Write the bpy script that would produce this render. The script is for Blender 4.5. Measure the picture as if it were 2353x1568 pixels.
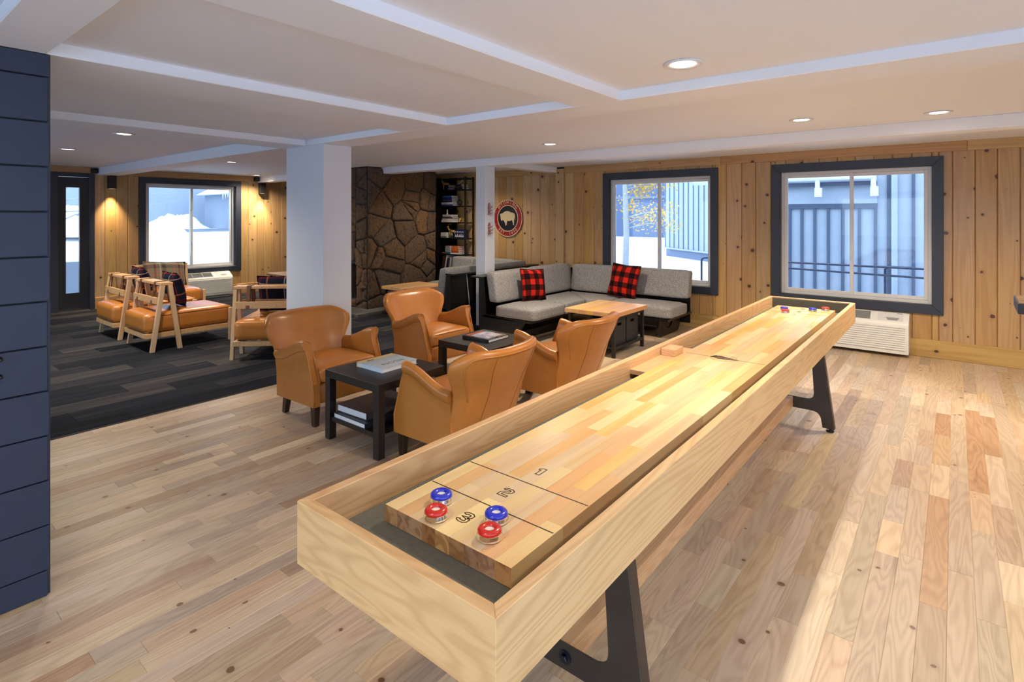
import bpy, bmesh, math, random
from mathutils import Vector, Matrix
from math import sin, cos, pi, radians

for _o in list(bpy.data.objects):
    bpy.data.objects.remove(_o, do_unlink=True)
SC = bpy.context.scene
COL = SC.collection

# ------------------------------------------------------------------ camera
F_PX, CX, CY, YAW, CAM_H = 1270.5, 1176.5, 496.35, 0.6747, 1.45
cd = bpy.data.cameras.new('camera')
cam = bpy.data.objects.new('camera', cd)
COL.objects.link(cam)
cam.location = (0, 0, CAM_H)
cam.rotation_euler = (pi / 2, 0, YAW)
cd.sensor_width = 36.0
cd.lens = 36.0 * F_PX / 2353.0
cd.shift_y = (CY - 784.0) / 2353.0
cd.clip_start = 0.05
cd.clip_end = 300
SC.camera = cam

# ------------------------------------------------------------------ world, sun, exposure
wd = bpy.data.worlds.new('world')
SC.world = wd
wd.use_nodes = True
_bg = wd.node_tree.nodes['Background']
_bg.inputs[0].default_value = (0.62, 0.79, 1.0, 1)
_bg.inputs[1].default_value = 4.0
sd = bpy.data.lights.new('sun', 'SUN')
sd.energy = 1.5
sd.angle = radians(3)
sd.color = (1.0, 0.95, 0.88)
sun = bpy.data.objects.new('sun', sd)
COL.objects.link(sun)
sun.rotation_euler = (radians(62), 0, radians(215))
LAMP_W = 72.0
SC.view_settings.view_transform = 'Standard'
SC.view_settings.look = 'None'
SC.view_settings.exposure = 0.25
SC.view_settings.gamma = 1.0
SC.view_settings.use_curve_mapping = False

# ------------------------------------------------------------------ photo pixel -> place
_c, _s = cos(YAW), sin(YAW)
def _ray(x, y):
    a = (x - CX) / F_PX
    return Vector((a * _c - _s, a * _s + _c, -(y - CY) / F_PX))
def gz(x, y, z=0.0):
    r = _ray(x, y); return Vector((0, 0, CAM_H)) + r * ((z - CAM_H) / r.z)
def gx(x, y, v):
    r = _ray(x, y); return Vector((0, 0, CAM_H)) + r * (v / r.x)
def gy(x, y, v):
    r = _ray(x, y); return Vector((0, 0, CAM_H)) + r * (v / r.y)

# ------------------------------------------------------------------ object helpers
def tag(o, label=None, cat=None, group=None, kind=None):
    if label: o['label'] = label
    if cat: o['category'] = cat
    if group: o['group'] = group
    if kind: o['kind'] = kind
    return o

def thing(name, label, cat, loc=(0, 0, 0), rz=0.0, group=None):
    o = bpy.data.objects.new(name, None)
    o.empty_display_size = 0.1
    COL.objects.link(o)
    o.location = loc
    o.rotation_euler = (0, 0, rz)
    return tag(o, label, cat, group)

class MB:
    """collects geometry for ONE mesh"""
    def __init__(s):
        s.v, s.f = [], []
    def add(s, vs, fs):
        n = len(s.v)
        s.v += [tuple(p) for p in vs]
        s.f += [tuple(i + n for i in f) for f in fs]
        return s
    def box(s, lo, hi):
        (a, b, c), (d, e, f) = lo, hi
        return s.add([(a, b, c), (d, b, c), (d, e, c), (a, e, c), (a, b, f), (d, b, f), (d, e, f), (a, e, f)],
                     [(0, 3, 2, 1), (4, 5, 6, 7), (0, 1, 5, 4), (1, 2, 6, 5), (2, 3, 7, 6), (3, 0, 4, 7)])
    def prism(s, poly, a, b, axis='y'):
        """poly: 2d points; axis y -> (x,z), x -> (y,z), z -> (x,y)"""
        def P(p, t):
            return {'y': (p[0], t, p[1]), 'x': (t, p[0], p[1]), 'z': (p[0], p[1], t)}[axis]
        n = len(poly)
        vs = [P(p, a) for p in poly] + [P(p, b) for p in poly]
        fs = [tuple(range(n)), tuple(range(2 * n - 1, n - 1, -1))]
        fs += [(i, n + i, n + (i + 1) % n, (i + 1) % n) for i in range(n)]
        return s.add(vs, fs)
    def tube(s, pts, r, n=6, closed=False, flat=None):
        pts = [Vector(p) for p in pts]
        m = len(pts)
        rs = r if isinstance(r, (list, tuple)) else [r] * m
        vs, fs = [], []
        up = None
        for i, p in enumerate(pts):
            if closed:
                t = pts[(i + 1) % m] - pts[i - 1]
            else:
                t = pts[min(i + 1, m - 1)] - pts[max(i - 1, 0)]
            if t.length < 1e-9: t = Vector((0, 0, 1))
            t.normalize()
            if up is None:
                up = Vector((0, 0, 1)) if abs(t.z) < 0.9 else Vector((1, 0, 0))
            a = t.cross(up)
            if a.length < 1e-6:
                a = t.cross(Vector((1, 0, 0)))
            a.normalize()
            b = a.cross(t).normalized()
            up = b
            for k in range(n):
                w = 2 * pi * k / n + (pi / 4 if n == 4 else 0)
                vs.append(p + (a * cos(w) + b * sin(w)) * rs[i])
        for i in range(m if closed else m - 1):
            j = (i + 1) % m
            for k in range(n):
                l = (k + 1) % n
                fs.append((i * n + k, i * n + l, j * n + l, j * n + k))
        if not closed:
            fs.append(tuple(range(n - 1, -1, -1)))
            fs.append(tuple((m - 1) * n + k for k in range(n)))
        return s.add(vs, fs)
    def lathe(s, prof, c=(0, 0, 0), n=24):
        vs, fs = [], []
        for r, z in prof:
            for k in range(n):
                w = 2 * pi * k / n
                vs.append((c[0] + r * cos(w), c[1] + r * sin(w), c[2] + z))
        m = len(prof)
        for i in range(m - 1):
            for k in range(n):
                l = (k + 1) % n
                fs.append((i * n + k, i * n + l, (i + 1) * n + l, (i + 1) * n + k))
        ring = tuple(prof[0]) == tuple(prof[-1])
        if prof[0][0] > 1e-6 and not ring: fs.append(tuple(range(n - 1, -1, -1)))
        if prof[-1][0] > 1e-6 and not ring: fs.append(tuple((m - 1) * n + k for k in range(n)))
        return s.add(vs, fs)
    def loft(s, rings, cap=True, closed=True):
        n = len(rings[0]); vs = [p for r in rings for p in r]; fs = []
        for i in range(len(rings) - 1):
            for k in range(n if closed else n - 1):
                l = (k + 1) % n
                fs.append((i * n + k, i * n + l, (i + 1) * n + l, (i + 1) * n + k))
        if cap:
            fs.append(tuple(range(n - 1, -1, -1)))
            fs.append(tuple((len(rings) - 1) * n + k for k in range(n)))
        return s.add(vs, fs)
    def ball(s, c, r, nu=10, nv=6):
        r = r if isinstance(r, (tuple, list)) else (r, r, r)
        vs, fs = [(c[0], c[1], c[2] - r[2])], []
        for i in range(1, nv):
            t = -pi / 2 + pi * i / nv
            for k in range(nu):
                w = 2 * pi * k / nu
                vs.append((c[0] + r[0] * cos(t) * cos(w), c[1] + r[1] * cos(t) * sin(w), c[2] + r[2] * sin(t)))
        vs.append((c[0], c[1], c[2] + r[2]))
        for k in range(nu):
            fs.append((0, 1 + (k + 1) % nu, 1 + k))
            fs.append((len(vs) - 1, 1 + (nv - 2) * nu + k, 1 + (nv - 2) * nu + (k + 1) % nu))
        for i in range(nv - 2):
            for k in range(nu):
                l = (k + 1) % nu
                fs.append((1 + i * nu + k, 1 + i * nu + l, 1 + (i + 1) * nu + l, 1 + (i + 1) * nu + k))
        return s.add(vs, fs)
    def xf(s, M):
        s.v = [tuple(M @ Vector(p)) for p in s.v]; return s
    def mesh(s, name, mat=None, smooth=False, bevel=0, seg=2, fix=True):
        me = bpy.data.meshes.new(name)
        me.from_pydata(s.v, [], s.f)
        bm = bmesh.new(); bm.from_mesh(me)
        if fix: bmesh.ops.recalc_face_normals(bm, faces=bm.faces)
        if bevel:
            es = [e for e in bm.edges if len(e.link_faces) == 2 and e.calc_face_angle(0) > 0.5]
            bmesh.ops.bevel(bm, geom=es, offset=bevel, segments=seg, affect='EDGES', profile=0.6, clamp_overlap=True)
        bm.to_mesh(me); bm.free()
        if smooth:
            me.polygons.foreach_set('use_smooth', [True] * len(me.polygons))
        if mat: me.materials.append(mat)
        return me
    def build(s, name, mat, parent=None, smooth=False, bevel=0, seg=2, loc=(0, 0, 0), rz=0, subsurf=0, angle=None):
        me = s.mesh(name, mat, smooth, bevel, seg)
        return link(name, me, parent, loc, rz, subsurf, angle)

def link(name, me, parent=None, loc=(0, 0, 0), rz=0, subsurf=0, angle=None):
    o = bpy.data.objects.new(name, me)
    COL.objects.link(o)
    if parent: o.parent = parent
    o.location = loc
    o.rotation_euler = (0, 0, rz)
    if angle is not None:
        me.polygons.foreach_set('use_smooth', [True] * len(me.polygons))
        me.set_sharp_from_angle(angle=radians(angle))
    if subsurf:
        md = o.modifiers.new('subdivision', 'SUBSURF'); md.levels = subsurf; md.render_levels = subsurf
    return o

def bx(name, lo, hi, mat, parent=None, bevel=0, **k):
    return MB().box(lo, hi).build(name, mat, parent, bevel=bevel, **k)

def struct(o):
    o['kind'] = 'structure'; return o

def copy_tree(o, parent=None):
    c = o.copy(); COL.objects.link(c); c.parent = parent
    for ch in [x for x in bpy.data.objects if x.parent == o]:
        copy_tree(ch, c)
    return c

def rounded(lo, hi, r, n=3, crown=0.0, nx=8, ny=8):
    """cushion: superellipsoid-like rounded box with a crowned top"""
    (a, b, c), (d, e, f) = lo, hi
    m = MB(); cx, cy, cz = (a + d) / 2, (b + e) / 2, (c + f) / 2
    hx, hy, hz = (d - a) / 2, (e - b) / 2, (f - c) / 2
    bm = bmesh.new()
    bmesh.ops.create_cube(bm, size=2)
    bmesh.ops.subdivide_edges(bm, edges=bm.edges, cuts=nx, use_grid_fill=True)
    for v in bm.verts:
        p = Vector((v.co.x * hx, v.co.y * hy, v.co.z * hz))
        q = Vector((max(-hx + r, min(hx - r, p.x)), max(-hy + r, min(hy - r, p.y)), max(-hz + r, min(hz - r, p.z))))
        dlt = p - q
        if dlt.length > 1e-9: p = q + dlt.normalized() * r
        if crown:
            w = (1 - min(1, abs(p.x / hx)) ** 2.5) * (1 - min(1, abs(p.y / hy)) ** 2.5)
            p.z += crown * w * (1 if p.z > 0 else 0.15 * -1)
        v.co = p + Vector((cx, cy, cz))
    bm.verts.ensure_lookup_table()
    m.v = [tuple(v.co) for v in bm.verts]
    m.f = [tuple(v.index for v in fc.verts) for fc in bm.faces]
    bm.free()
    return m

def text_mesh(txt, size, depth=0.0, bold=0.0, align='CENTER'):
    cu = bpy.data.curves.new('txt', 'FONT')
    cu.body = txt; cu.size = size; cu.extrude = depth; cu.align_x = align; cu.align_y = 'CENTER'; cu.offset = bold
    cu.resolution_u = 3
    o = bpy.data.objects.new('txt', cu); COL.objects.link(o)
    dg = bpy.context.evaluated_depsgraph_get()
    me = bpy.data.meshes.new_from_object(o.evaluated_get(dg))
    bpy.data.objects.remove(o, do_unlink=True)
    return me

def text_obj(name, txt, size, mat, parent, M, depth=0.0004, bold=0.0):
    me = text_mesh(txt, size, depth, bold)
    me.transform(M)
    me.materials.clear(); me.materials.append(mat)
    return link(name, me, parent)
# ------------------------------------------------------------------ materials
def S(r, g, b):
    def f(c):
        c /= 255.0
        return c / 12.92 if c <= 0.04045 else ((c + 0.055) / 1.055) ** 2.4
    return (f(r), f(g), f(b), 1)

class NT:
    def __init__(s, name):
        s.mat = bpy.data.materials.new(name); s.mat.use_nodes = True
        s.t = s.mat.node_tree; s.b = s.t.nodes['Principled BSDF']; s.out = s.t.nodes['Material Output']
    def n(s, typ, out=0, ins=None, **props):
        nd = s.t.nodes.new(typ)
        for k, v in props.items(): setattr(nd, k, v)
        for k, v in (ins or {}).items(): s.set(nd.inputs[k], v)
        return nd.outputs[out] if out is not None else nd
    def set(s, sock, v):
        if isinstance(v, bpy.types.NodeSocket): s.t.links.new(v, sock)
        else: sock.default_value = v
    def math(s, op, a, b=0.0, c=None, clamp=False):
        nd = s.t.nodes.new('ShaderNodeMath'); nd.operation = op; nd.use_clamp = clamp
        s.set(nd.inputs[0], a); s.set(nd.inputs[1], b)
        if c is not None: s.set(nd.inputs[2], c)
        return nd.outputs[0]
    def vmath(s, op, a, b=(0, 0, 0)):
        nd = s.t.nodes.new('ShaderNodeVectorMath'); nd.operation = op
        s.set(nd.inputs[0], a); s.set(nd.inputs[1], b)
        return nd.outputs[0]
    def mix(s, f, a, b, blend='MIX'):
        nd = s.t.nodes.new('ShaderNodeMix'); nd.data_type = 'RGBA'; nd.blend_type = blend
        s.set(nd.inputs[0], f); s.set(nd.inputs[6], a); s.set(nd.inputs[7], b)
        return nd.outputs[2]
    def ramp(s, f, stops, interp='LINEAR'):
        nd = s.t.nodes.new('ShaderNodeValToRGB'); cr = nd.color_ramp; cr.interpolation = interp
        while len(cr.elements) < len(stops): cr.elements.new(0.5)
        for e, (p, c) in zip(cr.elements, stops):
            e.position = p; e.color = c if len(c) == 4 else (*c, 1)
        s.set(nd.inputs[0], f)
        return nd.outputs[0]
    def noise(s, vec, scale, detail=2, rough=0.5, dist=0.0, out=0):
        return s.n('ShaderNodeTexNoise', out, {'Vector': vec, 'Scale': scale, 'Detail': detail, 'Roughness': rough, 'Distortion': dist})
    def pos(s):
        return s.n('ShaderNodeNewGeometry', 0)
    def obj(s):
        return s.n('ShaderNodeTexCoord', 3)
    def gen(s):
        return s.n('ShaderNodeTexCoord', 0)
    def sep(s, v):
        nd = s.n('ShaderNodeSeparateXYZ', None, {0: v}); return nd.outputs
    def rnd(s):
        a = s.n('ShaderNodeObjectInfo', 5)
        b = s.n('ShaderNodeAttribute', 2, attribute_name='tone')
        return s.math('FRACT', s.math('ADD', a, b))
    def bump(s, h, strength=0.2, dist=0.01):
        nd = s.n('ShaderNodeBump', 0, {'Strength': strength, 'Distance': dist, 'Height': h})
        s.t.links.new(nd, s.b.inputs['Normal'])
    def fin(s, col=None, rough=None, metal=None, coat=None, spec=None, coat_rough=None):
        if col is not None: s.set(s.b.inputs['Base Color'], col)
        if rough is not None: s.set(s.b.inputs['Roughness'], rough)
        if metal is not None: s.set(s.b.inputs['Metallic'], metal)
        if coat is not None: s.set(s.b.inputs['Coat Weight'], coat)
        if coat_rough is not None: s.set(s.b.inputs['Coat Roughness'], coat_rough)
        if spec is not None: s.set(s.b.inputs['Specular IOR Level'], spec)
        return s.mat

def plain(name, col, rough=0.5, metal=0.0, coat=0.0, noise=0.0, nscale=20, spec=None, bump=0.0):
    t = NT(name); c = col
    if noise or bump:
        nz = t.noise(t.pos(), nscale, 3)
        if noise: c = t.mix(nz, [x * (1 - noise) for x in col[:3]] + [1], [min(1, x * (1 + noise)) for x in col[:3]] + [1])
        if bump: t.bump(nz, bump, 0.005)
    return t.fin(c, rough, metal, coat, spec)

def wood(name, light, mid, dark, axis='y', rough=0.42, coat=0.0, var=0.25, ring=14.0, across=9.0, along=0.55,
         fiber=0.35, knots=0.0, knot_scale=2.2, knot_col=S(70, 35, 15), hue=0.02, ringmix=0.8, coat_rough=0.08, streak=0.0, kwall=True, alt=None):
    t = NT(name)
    r = t.rnd()
    off = t.n('ShaderNodeCombineXYZ', 0, {0: t.math('MULTIPLY', r, 31.7), 1: t.math('MULTIPLY', r, 17.3), 2: t.math('MULTIPLY', r, 53.9)})
    p = t.vmath('ADD', t.pos(), off)
    k = {'x': (along, across, across), 'y': (across, along, across), 'z': (across, across, along)}[axis]
    kf = {'x': (2, 160, 160), 'y': (160, 2, 160), 'z': (160, 160, 2)}[axis]
    v = t.vmath('MULTIPLY', p, k)
    n1 = t.noise(v, 1.0, 2.5, 0.5, 0.35)
    rings = t.math('MULTIPLY_ADD', t.math('SINE', t.math('MULTIPLY', n1, ring * 6.28)), 0.5, 0.5)
    rings = t.math('MULTIPLY', t.math('POWER', rings, 1.6), ringmix)
    n2 = t.noise(t.vmath('MULTIPLY', p, kf), 1.0, 2)
    big = t.noise(t.vmath('MULTIPLY', p, tuple(x * 0.35 for x in k)), 1.0, 2)
    c = t.mix(big, light, mid)
    c = t.mix(rings, c, t.mix(0.45, mid, dark))
    c = t.mix(t.math('MULTIPLY', n2, fiber), c, dark)
    if streak:
        stn = t.noise(t.vmath('MULTIPLY', p, tuple(x * 1.3 for x in k)), 1.0, 3, 0.6, 1.2)
        c = t.mix(t.math('MULTIPLY', t.ramp(stn, [(0.62, (0, 0, 0)), (0.72, (1, 1, 1))]), streak), c, knot_col)
    if knots:
        px_, py_, pz_ = t.sep(p)[:3]
        wob = t.math('MULTIPLY', t.noise(p, 16, 2), 0.02)
        flat2 = (t.math('ADD', t.math('ADD', px_, py_), wob), pz_) if kwall else (t.math('ADD', px_, wob), py_)
        kv = t.n('ShaderNodeCombineXYZ', 0, {0: flat2[0] if axis == 'z' or not kwall else t.math('MULTIPLY', flat2[0], 0.8), 1: flat2[1]})
        vo = t.n('ShaderNodeTexVoronoi', None, {'Vector': kv, 'Scale': knot_scale}, voronoi_dimensions='2D')
        d, cc = vo.outputs[0], vo.outputs[1]
        cr = t.sep(cc)[0]
        rad = t.math('MULTIPLY', t.math('POWER', cr, 1.2), 0.09 * knots)
        e = t.math('DIVIDE', d, t.math('ADD', rad, 0.004))
        halo = t.math('MULTIPLY', t.ramp(e, [(0.0, (1, 1, 1)), (1.0, (0, 0, 0))]), 1.0)
        e2 = t.math('DIVIDE', d, t.math('ADD', t.math('MULTIPLY', rad, 3.2), 0.004))
        ring2 = t.ramp(e2, [(0.0, (1, 1, 1)), (1.0, (0, 0, 0))], 'EASE')
        c = t.mix(t.math('MULTIPLY', ring2, 0.35), c, dark)
        c = t.mix(t.math('MULTIPLY', t.ramp(halo, [(0.0, (0, 0, 0)), (0.25, (1, 1, 1))]), 0.92), c, knot_col)
    if alt:
        c = t.mix(t.math('MULTIPLY', t.math('GREATER_THAN', t.math('FRACT', t.math('MULTIPLY', r, 11.3)), alt[1]), alt[2]), c, alt[0], 'MULTIPLY')
    hs = t.n('ShaderNodeHueSaturation', 0, {'Hue': t.math('MULTIPLY_ADD', t.math('FRACT', t.math('MULTIPLY', r, 7.3)), hue, 0.5 - hue / 2),
                                            'Value': t.math('MULTIPLY_ADD', t.math('FRACT', t.math('MULTIPLY', r, 3.7)), var, 1 - var / 2),
                                            'Saturation': t.math('MULTIPLY_ADD', t.math('FRACT', t.math('MULTIPLY', r, 5.1)), var * 0.8, 1 - var * 0.4), 'Color': c})
    t.bump(n2, 0.06, 0.002)
    return t.fin(hs, rough, 0, coat, coat_rough=coat_rough)

m_ceil = plain('ceiling_paint', S(238, 242, 250), 0.85, noise=0.02, nscale=2.5)
m_white = plain('white_paint', S(222, 226, 234), 0.7)
m_blue = plain('navy_board_paint', S(40, 51, 74), 0.5, noise=0.12, nscale=6, bump=0.05)
m_trim = plain('charcoal_trim_paint', S(48, 54, 68), 0.42)
m_door = plain('black_door_paint', S(38, 41, 48), 0.4)
m_vinyl = plain('white_vinyl', S(222, 222, 222), 0.35)
m_gasket = plain('dark_gasket', S(38, 44, 52), 0.6)
m_black = plain('black_steel', S(26, 26, 28), 0.45)
m_blackwood = plain('black_plywood', S(18, 17, 18), 0.42)
m_plastic = plain('white_plastic', S(232, 232, 230), 0.4)
m_grille = plain('grey_grille', S(150, 152, 152), 0.5)
m_chrome = plain('chrome', (0.85, 0.85, 0.87, 1), 0.12, 1.0)
m_bolt = plain('blued_bolt_steel', S(60, 64, 76), 0.32, 0.9)
m_line = plain('printed_line', S(72, 50, 28), 0.4)
m_paper = plain('page_paper', S(226, 226, 228), 0.8)
m_stretch = None

m_floor = wood('oak_floor', S(214, 196, 172), S(192, 170, 144), S(138, 108, 82), 'y', 0.4, 0.0, 0.4, ring=16, across=7, along=0.9,
               fiber=0.42, knots=0.4, knot_scale=2.6, knot_col=S(104, 72, 48), hue=0.02, ringmix=0.5, streak=0.35, kwall=False, alt=(S(224, 211, 200), 0.89, 0.9))
m_ash_y = wood('ash_rail', S(230, 194, 148), S(216, 174, 126), S(160, 106, 66), 'y', 0.4, 0.0, 0.05, ring=20, across=6, along=0.5, fiber=0.3, ringmix=0.55)
m_ash_x = wood('ash_end_rail', S(230, 194, 148), S(216, 174, 126), S(160, 106, 66), 'x', 0.4, 0.0, 0.05, ring=20, across=6, along=1.3, fiber=0.3, ringmix=0.55)
m_ash_z = wood('ash_leg', S(226, 200, 164), S(212, 178, 138), S(176, 132, 92), 'z', 0.45, 0.0, 0.08, ring=5, across=9, along=0.5, fiber=0.3, ringmix=0.5)
m_block = wood('maple_block', S(240, 222, 176), S(230, 202, 150), S(204, 152, 96), 'y', 0.3, 0.0, 0.24, ring=7, across=8, along=0.5, fiber=0.22, ringmix=0.45, hue=0.02, alt=(S(250, 224, 190), 0.58, 0.85))
m_blockx = wood('maple_strip', S(234, 196, 138), S(224, 172, 108), S(190, 128, 70), 'y', 0.4, 0.25, 0.2, ring=2.4, across=9, along=0.6, fiber=0.2, ringmix=0.5, hue=0.03)
m_pine = wood('knotty_pine', S(208, 176, 124), S(193, 153, 101), S(148, 102, 56), 'z', 0.42, 0.1, 0.26, ring=10, across=6, along=0.35, fiber=0.28, knots=1.0, knot_scale=3.5, hue=0.012, ringmix=0.45)
m_pine_x = wood('pine_trim_x', S(208, 172, 118), S(192, 150, 98), S(146, 100, 56), 'x', 0.45, 0.05, 0.14, ring=8, across=9, along=0.4, fiber=0.25, knots=0.8, knot_scale=2.0, ringmix=0.5)
m_pine_y = wood('pine_trim_y', S(208, 172, 118), S(192, 150, 98), S(146, 100, 56), 'y', 0.45, 0.05, 0.14, ring=8, across=9, along=0.4, fiber=0.25, knots=0.8, knot_scale=2.0, ringmix=0.5)
m_base_x = wood('pine_baseboard_x', S(210, 176, 118), S(192, 154, 96), S(140, 100, 54), 'x', 0.5, 0.0, 0.1, ring=5, across=8, along=0.5, fiber=0.25, knots=0.6, knot_scale=1.8, ringmix=0.6)
m_darktop = wood('black_brown_wood', S(32, 27, 25), S(26, 21, 19), S(16, 13, 12), 'y', 0.38, 0.0, 0.1, ring=4, fiber=0.5)
m_chairleg = wood('dark_stained_leg', S(70, 46, 30), S(52, 34, 22), S(34, 22, 14), 'z', 0.4, 0.1, 0.15, ring=4)
m_crate = wood('charcoal_crate_wood', S(58, 55, 56), S(48, 46, 47), S(32, 30, 32), 'y', 0.6, 0.0, 0.15, ring=4, fiber=0.5)
m_live = wood('live_edge_walnut', S(196, 150, 100), S(140, 92, 54), S(74, 44, 26), 'x', 0.4, 0.1, 0.1, ring=3, across=5)
m_console = wood('grey_brown_wood', S(150, 128, 106), S(122, 100, 80), S(80, 62, 48), 'x', 0.5, 0.0, 0.1, ring=4)

def mk_leather():
    t = NT('tan_leather')
    p = t.pos()
    a = t.noise(p, 4.5, 3, 0.6); b = t.noise(p, 22, 3, 0.6); g = t.noise(p, 420, 2)
    c = t.mix(a, S(184, 112, 42), S(208, 140, 66))
    c = t.mix(t.math('MULTIPLY', b, 0.35), c, S(158, 90, 32))
    t.bump(t.math('ADD', t.math('MULTIPLY', b, 0.6), t.math('MULTIPLY', g, 0.25)), 0.09, 0.006)
    return t.fin(c, t.math('MULTIPLY_ADD', b, 0.15, 0.26), 0, 0.12, coat_rough=0.2)
m_leather = mk_leather()
m_seam = plain('leather_seam', S(138, 80, 32), 0.4)
m_strap = plain('brown_leather_strap', S(112, 72, 46), 0.5, noise=0.15, nscale=30)
m_tanstrap = plain('tan_leather_strap', S(170, 112, 62), 0.45, noise=0.1, nscale=30)

def mk_tweed(name, a, b):
    t = NT(name); p = t.pos()
    n = t.noise(p, 260, 2, 0.7); m = t.noise(p, 90, 2)
    f = t.ramp(t.math('ADD', t.math('MULTIPLY', n, 0.7), t.math('MULTIPLY', m, 0.3)), [(0.38, (0, 0, 0)), (0.62, (1, 1, 1))])
    t.bump(n, 0.3, 0.004)
    return t.fin(t.mix(f, a, b), 0.95, spec=0.15)
m_tweed = mk_tweed('grey_tweed', S(98, 99, 103), S(190, 188, 186))

def mk_carpet():
    t = NT('carpet_plank'); p = t.pos(); r = t.rnd()
    off = t.n('ShaderNodeCombineXYZ', 0, {0: t.math('MULTIPLY', r, 41.0), 1: t.math('MULTIPLY', r, 13.0), 2: 0.0})
    q = t.vmath('ADD', p, off)
    st = t.noise(t.vmath('MULTIPLY', q, (26, 1.1, 1)), 1.0, 4, 0.65)
    fi = t.noise(p, 260, 2)
    base = t.ramp(t.math('ADD', t.math('MULTIPLY', st, 0.75), t.math('MULTIPLY', t.math('SUBTRACT', r, 0.5), 0.42)),
                  [(0.14, S(23, 27, 35)), (0.36, S(43, 47, 57)), (0.56, S(72, 72, 76)), (0.74, S(102, 97, 94))])
    c = t.mix(t.math('MULTIPLY', fi, 0.5), base, S(28, 30, 36))
    t.bump(fi, 0.5, 0.006)
    return t.fin(c, 0.95, spec=0.1)
m_carpet = mk_carpet()

def mk_stone():
    t = NT('field_stone'); p = t.pos(); r = t.rnd()
    off = t.n('ShaderNodeCombineXYZ', 0, {0: t.math('MULTIPLY', r, 41.0), 1: t.math('MULTIPLY', r, 13.0), 2: t.math('MULTIPLY', r, 23.0)})
    q = t.vmath('ADD', p, off)
    a = t.noise(q, 3, 4, 0.6); b = t.noise(q, 26, 5, 0.75); d = t.noise(q, 70, 3, 0.7)
    base = t.ramp(t.math('FRACT', t.math('MULTIPLY', r, 5.7)), [(0.0, S(112, 100, 92)), (0.3, S(148, 116, 82)), (0.55, S(120, 108, 102)), (0.8, S(158, 120, 78)), (1.0, S(98, 86, 80))])
    c = t.mix(t.math('MULTIPLY', a, 0.7), base, S(132, 98, 64))
    c = t.mix(t.ramp(b, [(0.34, (0.9, 0.9, 0.9)), (0.48, (0, 0, 0))]), c, S(38, 32, 30))
    c = t.mix(t.ramp(d, [(0.6, (0, 0, 0)), (0.78, (0.55, 0.55, 0.55))]), c, S(186, 160, 128))
    t.bump(t.math('ADD', b, t.math('MULTIPLY', d, 0.4)), 1.0, 0.06)
    return t.fin(c, 0.8)
m_stone = mk_stone()
m_mortar = plain('dark_mortar', S(60, 62, 68), 0.95, noise=0.25, nscale=30, bump=0.4)
m_slate = plain('slate_hearth', S(96, 96, 96), 0.6, noise=0.2, nscale=8)

def mk_glass(name, tint=(0.97, 0.99, 1, 1)):
    t = NT(name)
    tr = t.n('ShaderNodeBsdfTransparent', 0, {0: tint})
    gl = t.n('ShaderNodeBsdfGlossy', 0, {'Roughness': 0.02})
    fr = t.n('ShaderNodeFresnel', 0, {0: 1.35})
    mx = t.n('ShaderNodeMixShader', 0, {0: fr, 1: tr, 2: gl})
    t.t.links.new(mx, t.out.inputs[0])
    return t.mat
m_glass = mk_glass('window_glass')

def mk_emit(name, col, st):
    t = NT(name)
    t.b.inputs['Emission Color'].default_value = col
    t.b.inputs['Emission Strength'].default_value = st
    t.b.inputs['Base Color'].default_value = (0.8, 0.8, 0.8, 1)
    return t.mat
m_lens_dim = mk_emit('sconce_lens', (1.0, 0.8, 0.55, 1), 0.6)
m_lamp = mk_emit('lamp_lens', (1.0, 0.84, 0.62, 1), 9.0)

def mk_check():
    t = NT('buffalo_check'); x, y, z = t.sep(t.obj())[:3]
    def band(c, o):
        return t.math('GREATER_THAN', t.math('FRACT', t.math('MULTIPLY_ADD', c, 7.4, o)), 0.5)
    s = t.math('ADD', band(x, 0.22), band(z, 0.1))
    c = t.ramp(t.math('DIVIDE', s, 2.0), [(0.0, S(24, 16, 18)), (0.3, S(98, 24, 22)), (0.75, S(218, 44, 30))], 'CONSTANT')
    f = t.noise(t.obj(), 300, 2)
    t.bump(f, 0.25, 0.003)
    return t.fin(t.mix(t.math('MULTIPLY', f, 0.25), c, S(20, 10, 10)), 0.95, spec=0.1)
m_check = mk_check()

def mk_plaid(name, base, base2):
    t = NT(name); x, y, z = t.sep(t.obj())[:3]
    def stripes(c, o):
        f = t.math('FRACT', t.math('MULTIPLY_ADD', c, 3.1, o))
        return t.ramp(f, [(0.0, base), (0.18, base2), (0.34, base), (0.40, S(206, 196, 176)), (0.43, base), (0.58, S(150, 36, 44)), (0.605, base2), (0.65, S(150, 36, 44)), (0.67, base), (0.84, S(176, 106, 60)), (0.89, base)], 'CONSTANT')
    c = t.mix(0.5, stripes(x, 0.15), stripes(z, 0.4))
    f = t.noise(t.obj(), 240, 2)
    return t.fin(t.mix(t.math('MULTIPLY', f, 0.3), c, S(20, 20, 26)), 0.95, spec=0.1)
m_plaid_dark = mk_plaid('navy_tartan', S(26, 28, 46), S(16, 18, 30))
m_plaid_tan = mk_plaid('khaki_tartan', S(124, 112, 96), S(70, 66, 64))

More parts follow.
